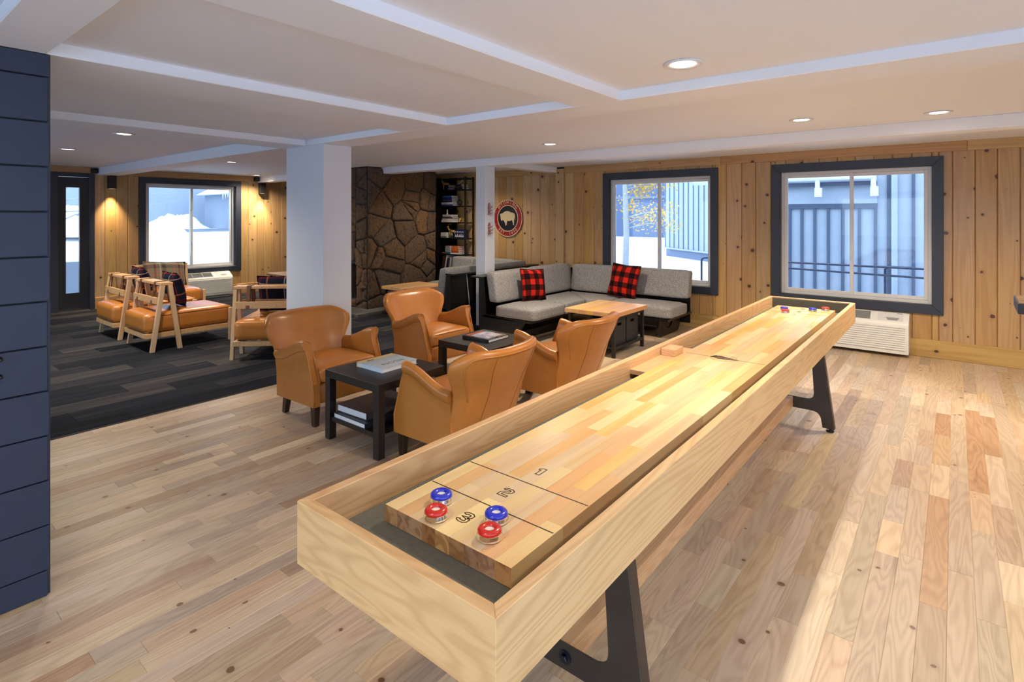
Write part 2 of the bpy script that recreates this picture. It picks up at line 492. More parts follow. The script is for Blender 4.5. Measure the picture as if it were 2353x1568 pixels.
def mk_snow():
    t = NT('snow'); p = t.pos()
    n = t.noise(p, 3, 4, 0.6)
    t.bump(n, 0.6, 0.12)
    return t.fin(t.mix(n, S(206, 214, 226), S(226, 231, 238)), 0.8)
m_snow = mk_snow()
m_siding = plain('blue_grey_siding', S(152, 162, 178), 0.7, noise=0.1, nscale=5)
m_batten = plain('siding_batten', S(66, 78, 100), 0.7)  # dark tone stands in for the shadows beside the battens
m_batten2 = plain('thin_batten', S(104, 116, 140), 0.7)
m_farwall = plain('far_wall_paint', S(140, 150, 166), 0.85, noise=0.06, nscale=1)
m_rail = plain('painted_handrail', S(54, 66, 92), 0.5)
m_pipe = plain('galvanised_pipe', S(206, 212, 220), 0.4, 0.2)
m_bark = plain('aspen_bark', S(150, 152, 154), 0.8, noise=0.15, nscale=12)
m_leaf = plain('yellow_aspen_leaf', S(196, 160, 72), 0.7, noise=0.25, nscale=3)
m_asphalt = plain('wet_asphalt', S(88, 97, 112), 0.6, noise=0.1, nscale=2)
m_puckred = plain('red_puck_cap', S(206, 38, 22), 0.22, coat=0.6)
m_puckblue = plain('blue_puck_cap', S(32, 48, 196), 0.22, coat=0.6)
m_puckwhite = plain('puck_disc', S(236, 236, 230), 0.4)
m_gutter = plain('charcoal_felt', S(104, 103, 95), 0.95, noise=0.25, nscale=60, spec=0.1)
m_rawsteel = plain('raw_steel', S(82, 76, 72), 0.42, 0.75, noise=0.25, nscale=7)
m_gold = plain('gold_paint', S(198, 158, 92), 0.35, 0.7)
m_signred = plain('sign_maroon', S(140, 28, 32), 0.5)
m_signblack = plain('sign_navy_black', S(22, 20, 30), 0.5)
m_signcream = plain('sign_cream', S(214, 190, 160), 0.55)
m_bison = plain('sign_bison', S(196, 180, 146), 0.6, noise=0.15, nscale=30)
m_twig = plain('silver_green_twig', S(168, 170, 152), 0.6)
m_redwire = plain('red_wire', S(176, 40, 44), 0.5)
m_stone_base = m_mortar
# ------------------------------------------------------------------ room sizes
YW, XL, XR, YF = 7.12, -10.45, 2.3, -2.6       # back (window) wall, left wall, right wall, front wall
ZC, ZB, ZK = 2.20, 2.068, 2.118                # ceiling, coffer beam underside, coffer panel
rng = random.Random(7)

# ---- floor
CARPET_X = -4.56
floor = struct(bx('floor', (XL - 0.3, YF - 0.2, -0.14), (XR + 0.2, YW + 0.25, -0.02), m_mortar))
def board_mesh(name, x0, x1, y0, y1, z0, z1, mat, ch=0.0012):
    """floor board with a small chamfered top edge"""
    v = [(x0, y0, z0), (x1, y0, z0), (x1, y1, z0), (x0, y1, z0),
         (x0, y0, z1 - ch), (x1, y0, z1 - ch), (x1, y1, z1 - ch), (x0, y1, z1 - ch),
         (x0 + ch, y0 + ch, z1), (x1 - ch, y0 + ch, z1), (x1 - ch, y1 - ch, z1), (x0 + ch, y1 - ch, z1)]
    f = [(0, 1, 5, 4), (1, 2, 6, 5), (2, 3, 7, 6), (3, 0, 4, 7), (4, 5, 9, 8), (5, 6, 10, 9), (6, 7, 11, 10), (7, 4, 8, 11), (8, 9, 10, 11)]
    return v, f
def vis(p):
    d = -_s * p[0] + _c * p[1]
    if d < 0.3: return None
    l = _c * p[0] + _s * p[1]
    return (CX + F_PX * l / d, CY - F_PX * (p[2] - CAM_H) / d, d)
boards = []
BW = 0.0825
x = CARPET_X + 0.002
while x < XR:
    y = YF - rng.random() * 1.0
    while y < YW:
        L = rng.choice([0.35, 0.5, 0.7, 0.9, 1.1, 1.4]) * rng.uniform(0.85, 1.15)
        y0, y1 = max(y, YF), min(y + L, YW)
        if y1 - y0 > 0.03: boards.append((x, min(x + BW, XR), y0, y1))
        y += L
    x += BW
def score(b):
    q = vis(((b[0] + b[1]) / 2, (b[2] + b[3]) / 2, 0))
    if q is None or not (-60 < q[0] < 2413 and q[1] < 1640): return 0
    under = (-1.15 < b[0] < -0.75 and 0.75 < b[2] and b[3] < 4.8)
    behind = b[0] < -2.9 and b[3] < 0.5
    return (b[3] - b[2]) * 0.08 / q[2] ** 3 * (0.02 if under or behind else 1)
boards.sort(key=score, reverse=True)
for b in boards[:300]:
    v, f = board_mesh('board', *b, -0.02, 0.0, m_floor)
    MB().add(v, f).build('board', m_floor, floor)
rest = MB(); tones = []
for b in boards[300:]:
    v, f = board_mesh('b', *b, -0.02, 0.0, m_floor); rest.add(v, f); tones += [rng.random()] * len(v)
me = rest.mesh('floor_boards', m_floor)
at = me.attributes.new('tone', 'FLOAT', 'POINT'); at.data.foreach_set('value', tones)
tag(link('floor_boards', me, floor), kind='stuff')

# ---- carpet of plank tiles on the lounge side
carpet = struct(bx('floor_carpet', (XL, YF, -0.02), (CARPET_X, YW, -0.006), m_mortar))
cw, cl = 0.25, 1.0
x = CARPET_X; i = 0
while x > XL + 0.01:
    y = YF - (i % 4) * 0.27
    while y < YW:
        y0, y1 = max(y, YF), min(y + cl, YW)
        if y1 - y0 > 0.05:
            bx('carpet_plank', (max(x - cw, XL) + 0.0008, y0 + 0.0008, -0.006), (x - 0.0008, y1 - 0.0008, 0.004), m_carpet, carpet)
        y += cl
    x -= cw; i += 1
struct(bx('trim_1', (CARPET_X - 0.002, YF, -0.02), (CARPET_X + 0.004, YW, 0.005), m_black))

# ---- wall builder: pine boards set vertically, with openings left free
def pine_board(parent, horiz, a, b, z0, z1, plane, side, ch=0.007, th=0.016):
    """horiz 'x': board runs in x on plane y=plane facing -y ; 'y': on plane x=plane facing +x"""
    prof = [(a + 0.001, 0), (a + 0.001, th - ch), (a + ch, th), (b - ch, th), (b - 0.001, th - ch), (b - 0.001, 0)]
    vs = []
    for z in (z0, z1):
        for p, d in prof:
            vs.append((p, plane - d, z) if horiz == 'x' else (plane + d, p, z))
    n = 6
    fs = [tuple(range(n)), tuple(range(2 * n - 1, n - 1, -1))] + [(k, k + n, (k + 1) % n + n, (k + 1) % n) for k in range(n)]
    return MB().add(vs, fs).build('board', m_pine, parent)

WIN = {'window_1': (-3.98, -2.334, 0.441, 2.063), 'window_2': (-1.704, -0.084, 0.441, 2.058)}
TW = 0.095   # trim width

def wall_with_holes(name, horiz, plane, lo, hi, z0, z1, holes, thick=0.18):
    """solid backing wall around the openings, one mesh"""
    m = MB()
    cuts = sorted(set([lo, hi] + [h[0] for h in holes] + [h[1] for h in holes]))
    for a, b in zip(cuts[:-1], cuts[1:]):
        spans = [(z0, z1)]
        for h in holes:
            if a >= h[0] - 1e-6 and b <= h[1] + 1e-6:
                ns = []
                for s0, s1 in spans:
                    if h[2] > s0: ns.append((s0, min(s1, h[2])))
                    if h[3] < s1: ns.append((max(s0, h[3]), s1))
                spans = ns
        for s0, s1 in spans:
            if s1 - s0 < 1e-4: continue
            if horiz == 'x': m.box((a, plane, s0), (b, plane + thick, s1))
            else: m.box((plane - thick, a, s0), (plane, b, s1))
    return struct(m.build(name, m_mortar))

holes_b = [(w[0] + TW - 0.02, w[1] - TW + 0.02, w[2] + TW - 0.02, w[3] - TW + 0.02) for w in WIN.values()]
wall_back = wall_with_holes('wall_back', 'x', YW, XL - 0.18, XR + 0.2, -0.14, ZC + 0.1, holes_b)
bounds = [-6.84 - 0.17 * k for k in range(22, 0, -1)] + [-6.668, -6.5, -6.33, -6.15, -5.974, -5.804, -5.629, -5.458, -5.292, -5.111, -4.938, -4.797, -4.653,
          -4.485, -4.308, -4.135, -3.962, -3.79, -3.62, -3.45, -3.28, -3.11, -2.94, -2.76, -2.58, -2.41, -2.236, -2.052, -1.888, -1.715,
          -1.55, -1.37, -1.2, -1.02, -0.85, -0.68, -0.51, -0.345, -0.18, -0.013, 0.161, 0.326, 0.49, 0.66, 0.83, 1.0, 1.18, 1.36, 1.54, 1.72, 1.9, 2.1, XR]
bounds = [b for b in bounds if b >= XL] 
def split_boards(parent, horiz, plane, bnds, ztop, holes, z0=0.0):
    for a, b in zip(bnds[:-1], bnds[1:]):
        segs = [(a, b, z0, ztop)]
        for h in holes:
            ns = []
            for (p, q, s0, s1) in segs:
                if q <= h[0] or p >= h[1]: ns.append((p, q, s0, s1)); continue
                if p < h[0]: ns.append((p, h[0], s0, s1))
                if q > h[1]: ns.append((h[1], q, s0, s1))
                c0, c1 = max(p, h[0]), min(q, h[1])
                if h[2] > s0: ns.append((c0, c1, s0, h[2]))
                if h[3] < s1: ns.append((c0, c1, h[3], s1))
            segs = ns
        for p, q, s0, s1 in segs:
            if q - p > 0.018 and s1 - s0 > 0.01: pine_board(parent, horiz, p, q, s0, s1, plane, 1)
holes_t = [(w[0] + 0.04, w[1] - 0.04, w[2] + 0.04, w[3] - 0.04) for w in WIN.values()]
split_boards(wall_back, 'x', YW, bounds, ZC - 0.06, holes_t, 0.1)
# top rail boards, base boards and the reddish pilaster below the beam end
for a, b in ((-6.9, -4.80), (-4.652, -2.30), (-2.298, 0.1), (0.102, XR)):
    bx('top_board', (a, YW - 0.034, 2.10), (b, YW - 0.006, ZC), m_pine_x, wall_back, bevel=0.003, seg=1)
bx('top_board', (XL, YW - 0.034, 2.10), (-6.902, YW - 0.006, ZC), m_pine_x, wall_back, bevel=0.003, seg=1)
bx('corner_board', (-4.80, YW - 0.05, 0.0), (-4.653, YW - 0.016, 2.17), m_pine, wall_back, bevel=0.003, seg=1)
struct(bx('baseboard_back', (-4.65, YW - 0.04, 0.0), (XR, YW - 0.002, 0.18), m_base_x, bevel=0.004, seg=1))
struct(bx('baseboard_corner', (XL, YW - 0.04, 0.0), (-4.805, YW - 0.002, 0.18), m_base_x, bevel=0.004, seg=1))

# ---- windows (two slider windows in the back wall, one in the left wall)
def slider(name, W, H, left_in_front=True):
    """slider window in local coordinates: x across 0..W, z up 0..H, interior face at y=0, outside +y"""
    o = bpy.data.objects.new(name, None); COL.objects.link(o); struct(o)
    t = TW
    fr = MB()   # painted casing with the four boards mitred
    for q in ([(0, 0), (W, 0), (W - t, t), (t, t)], [(0, H), (t, H - t), (W - t, H - t), (W, H)]):
        MB().prism(q, -0.028, 0.0, 'y').build('casing', m_trim, o, bevel=0.003, seg=1)
    for q in ([(0, 0), (t, t), (t, H - t), (0, H)], [(W, 0), (W, H), (W - t, H - t), (W - t, t)]):
        MB().prism(q, -0.028, 0.0, 'y').build('casing', m_trim, o, bevel=0.003, seg=1)
    j = MB()    # jamb lining
    a, b, c, d = t, W - t, t, H - t
    e = 0.022
    j.box((a - e, -0.01, c - e), (a, 0.13, d + e)); j.box((b, -0.01, c - e), (b + e, 0.13, d + e))
    j.box((a, -0.01, c - e), (b, 0.13, c)); j.box((a, -0.01, d), (b, 0.13, d + e))
    j.build('jamb', m_trim, o)
    def ring(x0, x1, z0, z1, w, y0, y1, nm, mat):
        m = MB()
        m.box((x0, y0, z0), (x0 + w, y1, z1)); m.box((x1 - w, y0, z0), (x1, y1, z1))
        m.box((x0 + w, y0, z0), (x1 - w, y1, z0 + w)); m.box((x0 + w, y0, z1 - w), (x1 - w, y1, z1))
        return m.build(nm, mat, o, bevel=0.003, seg=1)
    ring(a, b, c, d, 0.032, 0.045, 0.125, 'vinyl_frame', m_vinyl)
    mid = (a + b) / 2
    s1 = ring(a + 0.033, mid + 0.02, c + 0.033, d - 0.033, 0.036, 0.052, 0.078, 'sash', m_vinyl)
    s2 = ring(mid - 0.02, b - 0.033, c + 0.033, d - 0.033, 0.036, 0.088, 0.116, 'sash', m_vinyl)
    bx('pane', (a + 0.07, 0.062, c + 0.07), (mid - 0.017, 0.068, d - 0.07), m_glass, s1)
    bx('pane', (mid + 0.017, 0.099, c + 0.07), (b - 0.07, 0.105, d - 0.07), m_glass, s2)
    for zz in (c + 0.45, d - 0.42):
        bx('latch', (mid - 0.008, 0.036, zz - 0.03), (mid + 0.008, 0.052, zz + 0.03), m_vinyl, s1, bevel=0.004)
    return o
for nm, w in WIN.items():
    o = slider(nm, w[1] - w[0], w[3] - w[2]); o.location = (w[0], YW - 0.016, w[2])
# left window: x local -> +y world, outside is -x
LWIN = (3.254, 4.91, 0.43, 2.09)
o = slider('window_3', LWIN[1] - LWIN[0], LWIN[3] - LWIN[2]); o.rotation_euler = (0, 0, pi / 2); o.location = (XL + 0.016, LWIN[0], LWIN[2])

# ---- left wall with the narrow glazed door
DOOR = (2.07, 2.655, 0.0, 2.115)
holes_l = [(LWIN[0] + TW - 0.02, LWIN[1] - TW + 0.02, LWIN[2] + TW - 0.02, LWIN[3] - TW + 0.02), (DOOR[0] + 0.02, DOOR[1] - 0.02, 0.0, DOOR[3] - 0.02)]
wall_left = wall_with_holes('wall_left', 'y', XL, YF, YW + 0.18, -0.14, ZC + 0.1, holes_l)
lb = [YF] + [-2.5 + 0.17 * k for k in range(27)] + [2.655, 2.792, 2.945, 3.101, 3.254, 3.42, 3.58, 3.75, 3.92, 4.08, 4.25, 4.42, 4.58, 4.75, 4.91, 5.06, 5.225, 5.37, 5.515, 5.707, 5.87, 6.04, 6.21, 6.38, 6.55, 6.72, 6.89, YW]
lb = sorted(set(round(v, 3) for v in lb))
split_boards(wall_left, 'y', XL, lb, ZC - 0.06, [(LWIN[0] + 0.04, LWIN[1] - 0.04, LWIN[2] + 0.04, LWIN[3] - 0.04), (DOOR[0], DOOR[1], -1, DOOR[3] - 0.01)], 0.1)
for a, b in ((YF, 3.9), (3.902, 6.2), (6.202, YW - 0.04)):
    bx('top_board', (XL + 0.006, a, 2.10), (XL + 0.034, b, ZC), m_pine_y, wall_left, bevel=0.003, seg=1)
struct(bx('baseboard_left', (XL + 0.002, DOOR[1] + 0.005, 0.0), (XL + 0.032, YW - 0.045, 0.18), m_pine_y, bevel=0.004, seg=1))
struct(bx('baseboard_left_front', (XL + 0.002, YF, 0.0), (XL + 0.032, DOOR[0] - 0.005, 0.18), m_pine_y, bevel=0.004, seg=1))
door = bpy.data.objects.new('door_1', None); COL.objects.link(door); struct(door); door.location = (XL, 0, 0)
fr = MB()
fr.box((-0.12, DOOR[0], 0), (0.034, 2.21, 2.115)); fr.box((-0.12, 2.595, 0), (0.034, DOOR[1], 2.115)); fr.box((-0.12, 2.21, 2.045), (0.034, 2.595, 2.115))
fr.build('frame', m_trim, door, bevel=0.004, seg=1)
pn = MB()
pn.box((-0.05, 2.214, 0.015), (-0.005, 2.298, 2.04)); pn.box((-0.05, 2.482, 0.015), (-0.005, 2.591, 2.04))
pn.box((-0.05, 2.298, 0.015), (-0.005, 2.482, 0.27)); pn.box((-0.05, 2.298, 1.89), (-0.005, 2.482, 2.04))
pn.build('panel', m_door, door, bevel=0.002, seg=1)
gb = MB()
for lo, hi in (((-0.052, 2.296, 0.268), (0.003, 2.306, 1.892)), ((-0.052, 2.474, 0.268), (0.003, 2.484, 1.892)), ((-0.052, 2.306, 0.268), (0.003, 2.474, 0.278)), ((-0.052, 2.306, 1.882), (0.003, 2.474, 1.892))):
    gb.box(lo, hi)
gb.build('glazing_bead', m_door, door)
bx('pane', (-0.032, 2.306, 0.278), (-0.026, 2.474, 1.882), m_glass, door)
bx('threshold', (-0.1, 2.21, 0.0), (0.03, 2.595, 0.014), m_chrome, door)
struct(bx('trim_2', (XL + 0.001, 2.035, 0.0), (XL + 0.04, 2.068, 2.1), plain('deep_red_paint', S(110, 20, 24), 0.5)))

# ---- near partition wall of navy horizontal boards
part = struct(bx('wall_partition', (-2.86, YF, 0.0), (-2.718, 0.538, ZB), m_mortar))
zs = [0.0]
k = 0
edges = [0.098 + 0.171 * i for i in range(0, 12)]
lev = [0.0] + [e for e in edges if e < ZB - 0.05] + [ZB]
for z0, z1 in zip(lev[:-1], lev[1:]):
    bx('board', (-2.718, YF, z0 + 0.002), (-2.70, 0.544 + rng.uniform(-0.004, 0.004), z1 - 0.002), m_blue, part, bevel=0.0025, seg=1)
bx('end_board', (-2.858, 0.538, 0.0), (-2.7185, 0.552, ZB), m_blue, part)
bx('back_board', (-2.872, YF, 0.0), (-2.86, 0.552, ZB), m_blue, part)

# ---- remaining shell outside the picture, with windows added to let in daylight
FW, FW2 = (-2.5, 2.1, 0.12, 2.06), (-8.6, -4.6, 0.12, 2.06)
wall_front = wall_with_holes('wall_front', 'x', YF - 0.18, XL - 0.18, XR + 0.2, -0.14, ZC + 0.1, [(w_[0] + TW - 0.02, w_[1] - TW + 0.02, w_[2] + TW - 0.02, w_[3] - TW + 0.02) for w_ in (FW, FW2)])
wall_front.data.materials[0] = m_white
o = slider('window_added_front', FW[1] - FW[0], FW[3] - FW[2]); o.rotation_euler = (0, 0, pi); o.location = (FW[1], YF + 0.001, FW[2])  # unseen window, added for daylight from behind the camera
o = slider('window_added_lounge', FW2[1] - FW2[0], FW2[3] - FW2[2]); o.rotation_euler = (0, 0, pi); o.location = (FW2[1], YF + 0.001, FW2[2])  # unseen window, added to brighten the lounge
RW = (-2.3, 2.2, 0.12, 2.06)
wall_right = wall_with_holes('wall_right', 'y', XR + 0.18, YF, YW, -0.14, ZC + 0.1, [(RW[0] + TW - 0.02, RW[1] - TW + 0.02, RW[2] + TW - 0.02, RW[3] - TW + 0.02)])
wall_right.data.materials[0] = m_white
o = slider('window_added_right', RW[1] - RW[0], RW[3] - RW[2]); o.rotation_euler = (0, 0, -pi / 2); o.location = (XR - 0.001, RW[1], RW[2])  # unseen window, added for daylight from the right

# ---- ceiling, coffers and beams
ceil = struct(bx('ceiling', (XL - 0.18, YF - 0.18, ZC), (XR + 0.2, YW + 0.18, ZC + 0.12), m_ceil))
XBL = -4.81
bx('coffer_panel', (XBL, YF, ZK), (XR, 2.98, ZC), m_ceil, ceil)
def beam(lo, hi): return bx('beam', lo, hi, m_ceil, ceil, bevel=0.004, seg=1)
beam((XBL, 2.67, ZB), (XR, 2.975, ZK + 0.06))               # cross beam on the column line
beam((XBL, YF, ZB), (-4.46, 2.67, ZK + 0.01))
beam((-3.17, YF, ZB), (-2.70, 2.67, ZK + 0.01))
beam((-1.683, YF, ZB), (-1.392, 2.67, ZK + 0.01))
beam((XBL, 0.355, ZB), (XR, 0.54, ZK + 0.009))
beam((XL, 2.69, 2.085), (XBL, 2.955, ZC))                    # lounge cross beams
beam((XL, 5.235, 2.09), (-8.9, 5.43, ZC))
beam((-6.93, 5.42, 2.102), (XR, 5.61, ZC))                   # beam on the post line
beam((-4.95, 5.61, 2.115), (-4.78, YW - 0.035, ZC))
col = struct(bx('wall_column', (-4.80, 2.675, 0.0), (-4.195, 2.955, ZB), m_white, bevel=0.004, seg=1))
post = struct(bx('wall_post', (-4.95, 5.421, 0.0), (-4.78, 5.609, 2.102), m_white, bevel=0.004, seg=1))

# ---- recessed downlights
def downlight(x, y, z, label, w=1.0, vis_=True, col=(1.0, 0.83, 0.62)):
    t = thing('downlight', label, 'downlight', (x, y, z), 0, 'recessed ceiling downlights')
    MB().lathe([(0.052, -0.001), (0.085, -0.001), (0.085, -0.006), (0.078, -0.009), (0.056, -0.004), (0.052, -0.001)], n=28).build('trim_ring', m_white, t, smooth=True)
    MB().lathe([(0.0, -0.0022), (0.051, -0.0022)], n=24).build('lens', m_lamp, t)
    ld = bpy.data.lights.new('lamp_light', 'SPOT'); ld.energy = LAMP_W * w; ld.spot_size = radians(150); ld.spot_blend = 0.75
    ld.shadow_soft_size = 0.045; ld.color = col
    lo = bpy.data.objects.new('lamp_light', ld); COL.objects.link(lo); lo.parent = t; lo.location = (0, 0, -0.012)
    return t
downlight(-0.927, 2.36, ZK, 'recessed light in the coffer above the long shuffleboard table', 1.35)
downlight(-0.93, 4.77, ZC, 'recessed light above the far end of the shuffleboard table', 1.3)
downlight(-0.09, 5.05, ZC, 'recessed light nearest the right edge, by the big window', 1.9)
downlight(-3.29, 4.745, ZC, 'recessed light above the leather armchairs, left of the window light row', 2.2)
downlight(-5.92, 1.73, ZC, 'recessed light in the lounge ceiling nearer the white column', 1.9)
downlight(-7.76, 1.73, ZC, 'recessed light in the lounge ceiling nearer the narrow door', 1.9)
downlight(-7.83, 3.56, ZC, 'recessed light behind the lounge beam, left of the column', 1.9)
downlight(-9.97, 4.98, ZC, 'recessed light close to the lounge window corner', 1.9)
for i, (x, y, w) in enumerate(((0.8, 2.36, 1.1), (-0.927, -0.6, 1.0), (0.8, -0.6, 0.8), (0.9, 4.9, 1.2))):  # unseen lamps added to light the near floor and table
    downlight(x, y, ZK if y < 2.7 else ZC, ['added unseen light right of the frame over the open floor', 'added unseen light behind the camera over the table end', 'added unseen light behind the camera over the open floor', 'added unseen light right of the frame by the windows'][i], w)
downlight(-5.95, 6.12, ZC, 'added unseen light behind the beam above the rear sofa', 1.0)  # unseen lamp added to brighten the dark rear corner
# ------------------------------------------------------------------ shuffleboard table
TX0, TX1, TY0, TY1 = -1.2237, -0.6022, 0.709, 5.04
TZ, TB = 0.771, 0.62
RT = 0.0285
TCX = (TX0 + TX1) / 2
table = thing('shuffleboard_table', 'long pale ash shuffleboard table with glossy maple playfield on steel legs', 'table', (TCX, 0, 0))
def L(p): return (p[0] - TCX, p[1], p[2])
def lbox(name, lo, hi, mat, parent, bevel=0, **k): return bx(name, L(lo), L(hi), mat, parent, bevel, **k)
hx = (TX1 - TX0) / 2
for sg in (-1, 1):
    q = [(sg * hx, TY0), (sg * (hx - RT), TY0 + RT), (sg * (hx - RT), TY1 - RT), (sg * hx, TY1)]
    MB().prism(q, TB, TZ, 'z').build('side_rail', m_ash_y, table, bevel=0.0015, seg=1)
for y0, d in ((TY0, 1), (TY1, -1)):
    q = [(-hx, y0), (hx, y0), (hx - RT, y0 + d * RT), (-hx + RT, y0 + d * RT)]
    MB().prism(q, TB, TZ, 'z').build('end_rail', m_ash_x, table, bevel=0.0015, seg=1)
lbox('gutter_bed', (TX0 + RT, TY0 + RT, TB + 0.01), (TX1 - RT, TY1 - RT, 0.684), m_gutter, table)
lbox('end_pad', (TX0 + RT, TY1 - RT - 0.012, 0.684), (TX1 - RT, TY1 - RT - 0.0005, TZ - 0.008), m_gutter, table)
# playfield: a core with laminated blocks around and on it
PX0, PX1, PY0, PY1, PZ = -1.1127, -0.7085, 0.883, 4.83, 0.728
play = lbox('playfield', (PX0 + 0.004, PY0 + 0.004, 0.6845), (PX1 - 0.004, PY1 - 0.004, PZ - 0.012), m_blockx, table)
m_endgrain = wood('block_end_grain', S(206, 178, 140), S(176, 138, 100), S(112, 74, 48), 'y', 0.45, 0.2, 0.5, ring=5, across=14, along=14, fiber=0.3, ringmix=0.9, hue=0.02)
NS = 9
sw = (PX1 - PX0) / NS
r4 = random.Random(11)
for i in range(NS):
    x0, x1 = PX0 + i * sw, PX0 + (i + 1) * sw
    y = PY0 - r4.random() * 0.35
    first = True
    while y < PY1:
        ln = r4.uniform(0.26, 0.62)
        y0, y1 = max(y, PY0), min(y + ln, PY1)
        if PY1 - y1 < 0.05: y1 = PY1
        if y1 - y0 > 0.02:
            zb = 0.686 if (first or i in (0, NS - 1)) else PZ - 0.0118
            m = MB().box(L((x0 + 0.0001, y0, zb)), L((x1 - 0.0001, y1, PZ)))
            me = m.mesh('block', m_block)
            if first:
                me.materials.append(m_endgrain)
                for pf in me.polygons:
                    if pf.normal.y < -0.9: pf.material_index = 1
            o = link('wood_block', me, play)
            first = False
        y += ln
        if y1 == PY1: break
# printed lines, numerals and centre emblem on the playfield
def strip(poly, w, z, closed=True):
    m = MB(); n = len(poly)
    for i in range(n if closed else n - 1):
        a, b = Vector(poly[i]), Vector(poly[(i + 1) % n]); d = (b - a)
        if d.length < 1e-6: continue
        d.normalize(); p = Vector((-d.y, d.x)) * w / 2; a = a - d * w / 2 * 0.9; b = b + d * w / 2 * 0.9
        m.add([(a.x + p.x, a.y + p.y, z), (a.x - p.x, a.y - p.y, z), (b.x - p.x, b.y - p.y, z), (b.x + p.x, b.y + p.y, z)], [(0, 1, 2, 3)])
    return m
LZ = PZ + 0.0005
for yy in (1.04, 1.192, 2.857, 4.673, 4.521):
    if abs(yy - 2.857) < 0.01:
        for a, b in ((PX0 + 0.003, -0.99), (-0.83, PX1 - 0.003)):
            lbox('score_line', (a, yy - 0.0012, PZ + 0.0001), (b, yy + 0.0012, LZ), m_line, play)
    else:
        lbox('score_line', (PX0 + 0.003, yy - 0.0017, PZ + 0.0001), (PX1 - 0.003, yy + 0.0017, LZ), m_line, play)
def stroke(pts, w):
    P = [Vector(p) for p in pts]; lft, rgt = [], []
    for i, p in enumerate(P):
        if i == 0: d = (P[1] - P[0]).normalized(); nn = Vector((-d.y, d.x)); k = 1
        elif i == len(P) - 1: d = (P[-1] - P[-2]).normalized(); nn = Vector((-d.y, d.x)); k = 1
        else:
            d1, d2 = (P[i] - P[i - 1]).normalized(), (P[i + 1] - P[i]).normalized()
            n1, n2 = Vector((-d1.y, d1.x)), Vector((-d2.y, d2.x)); nn = (n1 + n2).normalized(); k = 1 / max(0.5, nn.dot(n1))
        lft.append(p + nn * w / 2 * k); rgt.append(p - nn * w / 2 * k)
    return [tuple(p) for p in lft + rgt[::-1]]
DIG = {'2': [(-0.5, 0.55), (-0.42, 0.78), (-0.2, 0.86), (0.25, 0.86), (0.46, 0.7), (0.46, 0.4), (0.3, 0.18), (-0.2, 0.02), (-0.42, -0.2), (-0.44, -0.72), (0.6, -0.72)],
       '3': [(-0.5, 0.6), (-0.4, 0.8), (-0.15, 0.88), (0.22, 0.88), (0.44, 0.7), (0.44, 0.34), (0.24, 0.06), (-0.12, 0.04), (0.24, 0.0), (0.46, -0.22), (0.46, -0.6), (0.24, -0.8), (-0.2, -0.8), (-0.42, -0.7), (-0.5, -0.5)]}
def digit(d, cy, up=1):
    sc = 0.021
    if d == '1': poly = [(-0.1, -0.95), (0.42, -0.95), (0.42, 0.95), (0.0, 0.95), (-0.4, 0.62), (-0.34, 0.3), (-0.1, 0.42)]
    else: poly = stroke(DIG[d], 0.36)
    poly = [(p[0] * sc * 1.15 * up, cy + p[1] * sc * up) for p in poly]
    strip(poly, 0.0027, LZ).build('score_numeral', m_line, play)
for d, cy in (('3', 0.963), ('2', 1.116), ('1', 1.268)):
    digit(d, cy, 1); digit(d, 2 * 2.857 - cy, -1)
def arc(cx, cy, rx, ry, a0, a1, n=30): return [(cx + rx * cos(a0 + (a1 - a0) * i / n), cy + ry * sin(a0 + (a1 - a0) * i / n)) for i in range(n + 1)]
em = strip(arc(0.0, 2.857, 0.062, 0.062, 0.3, 2 * pi + 0.3), 0.0016, LZ, False)
for i in range(5):
    xx = -0.04 + i * 0.018
    em2 = strip([(xx - 0.012, 2.80), (xx + 0.016, 2.925)], 0.0012, LZ, False); em.add(em2.v, em2.f)
em.build('emblem_lines', m_line, play)
nd = MB()
for q in ([(-0.062, 2.868), (0.085, 2.853), (-0.02, 2.892), (-0.05, 2.89)], [(-0.066, 2.862), (0.08, 2.848), (-0.02, 2.832)], [(-0.07, 2.85), (-0.05, 2.88), (-0.035, 2.886), (-0.052, 2.842)]):
    nd.add([(p[0], p[1], LZ + 0.0003) for p in q], [tuple(range(len(q)))])
nd.build('emblem_needle', m_line, play)
# scorer ledge and block on the left rail
lg = lbox('scorer_ledge', (TX0 + RT, 2.385, 0.704), (PX0 - 0.001, 2.965, 0.7265), m_ash_y, table, bevel=0.002)
lbox('scorer_block', (TX0 + RT + 0.004, 2.73, 0.727), (PX0 - 0.004, 2.845, 0.762), m_ash_x, lg, bevel=0.002)
# steel legs
def fillet(poly, rad, idx):
    out = []
    n = len(poly)
    for i, p in enumerate(poly):
        if i not in idx: out.append(p); continue
        p = Vector(p); a = (Vector(poly[i - 1]) - p); b = (Vector(poly[(i + 1) % n]) - p)
        r = min(rad, a.length * 0.49, b.length * 0.49); a.normalize(); b.normalize()
        for k in range(7):
            t = k / 6; out.append(tuple((p + a * r) * (1 - t) ** 2 + p * 2 * t * (1 - t) + (p + b * r) * t ** 2))
    return out
half = [(0.0, 0.20), (0.170, 0.20), (0.146, 0.619), (0.211, 0.619), (0.290, 0.022), (0.219, 0.022), (0.205, 0.124), (0.0, 0.124)]
full = [(-x, z) for x, z in half[::-1]][1:-1]
leg_poly = [(0.170, 0.20), (0.146, 0.619), (0.211, 0.619), (0.290, 0.022), (0.219, 0.022), (0.203, 0.124)]
leg_poly = leg_poly + [(-x, z) for x, z in leg_poly[::-1]]
leg_poly = fillet(leg_poly, 0.05, (0, 5, 6, 11))
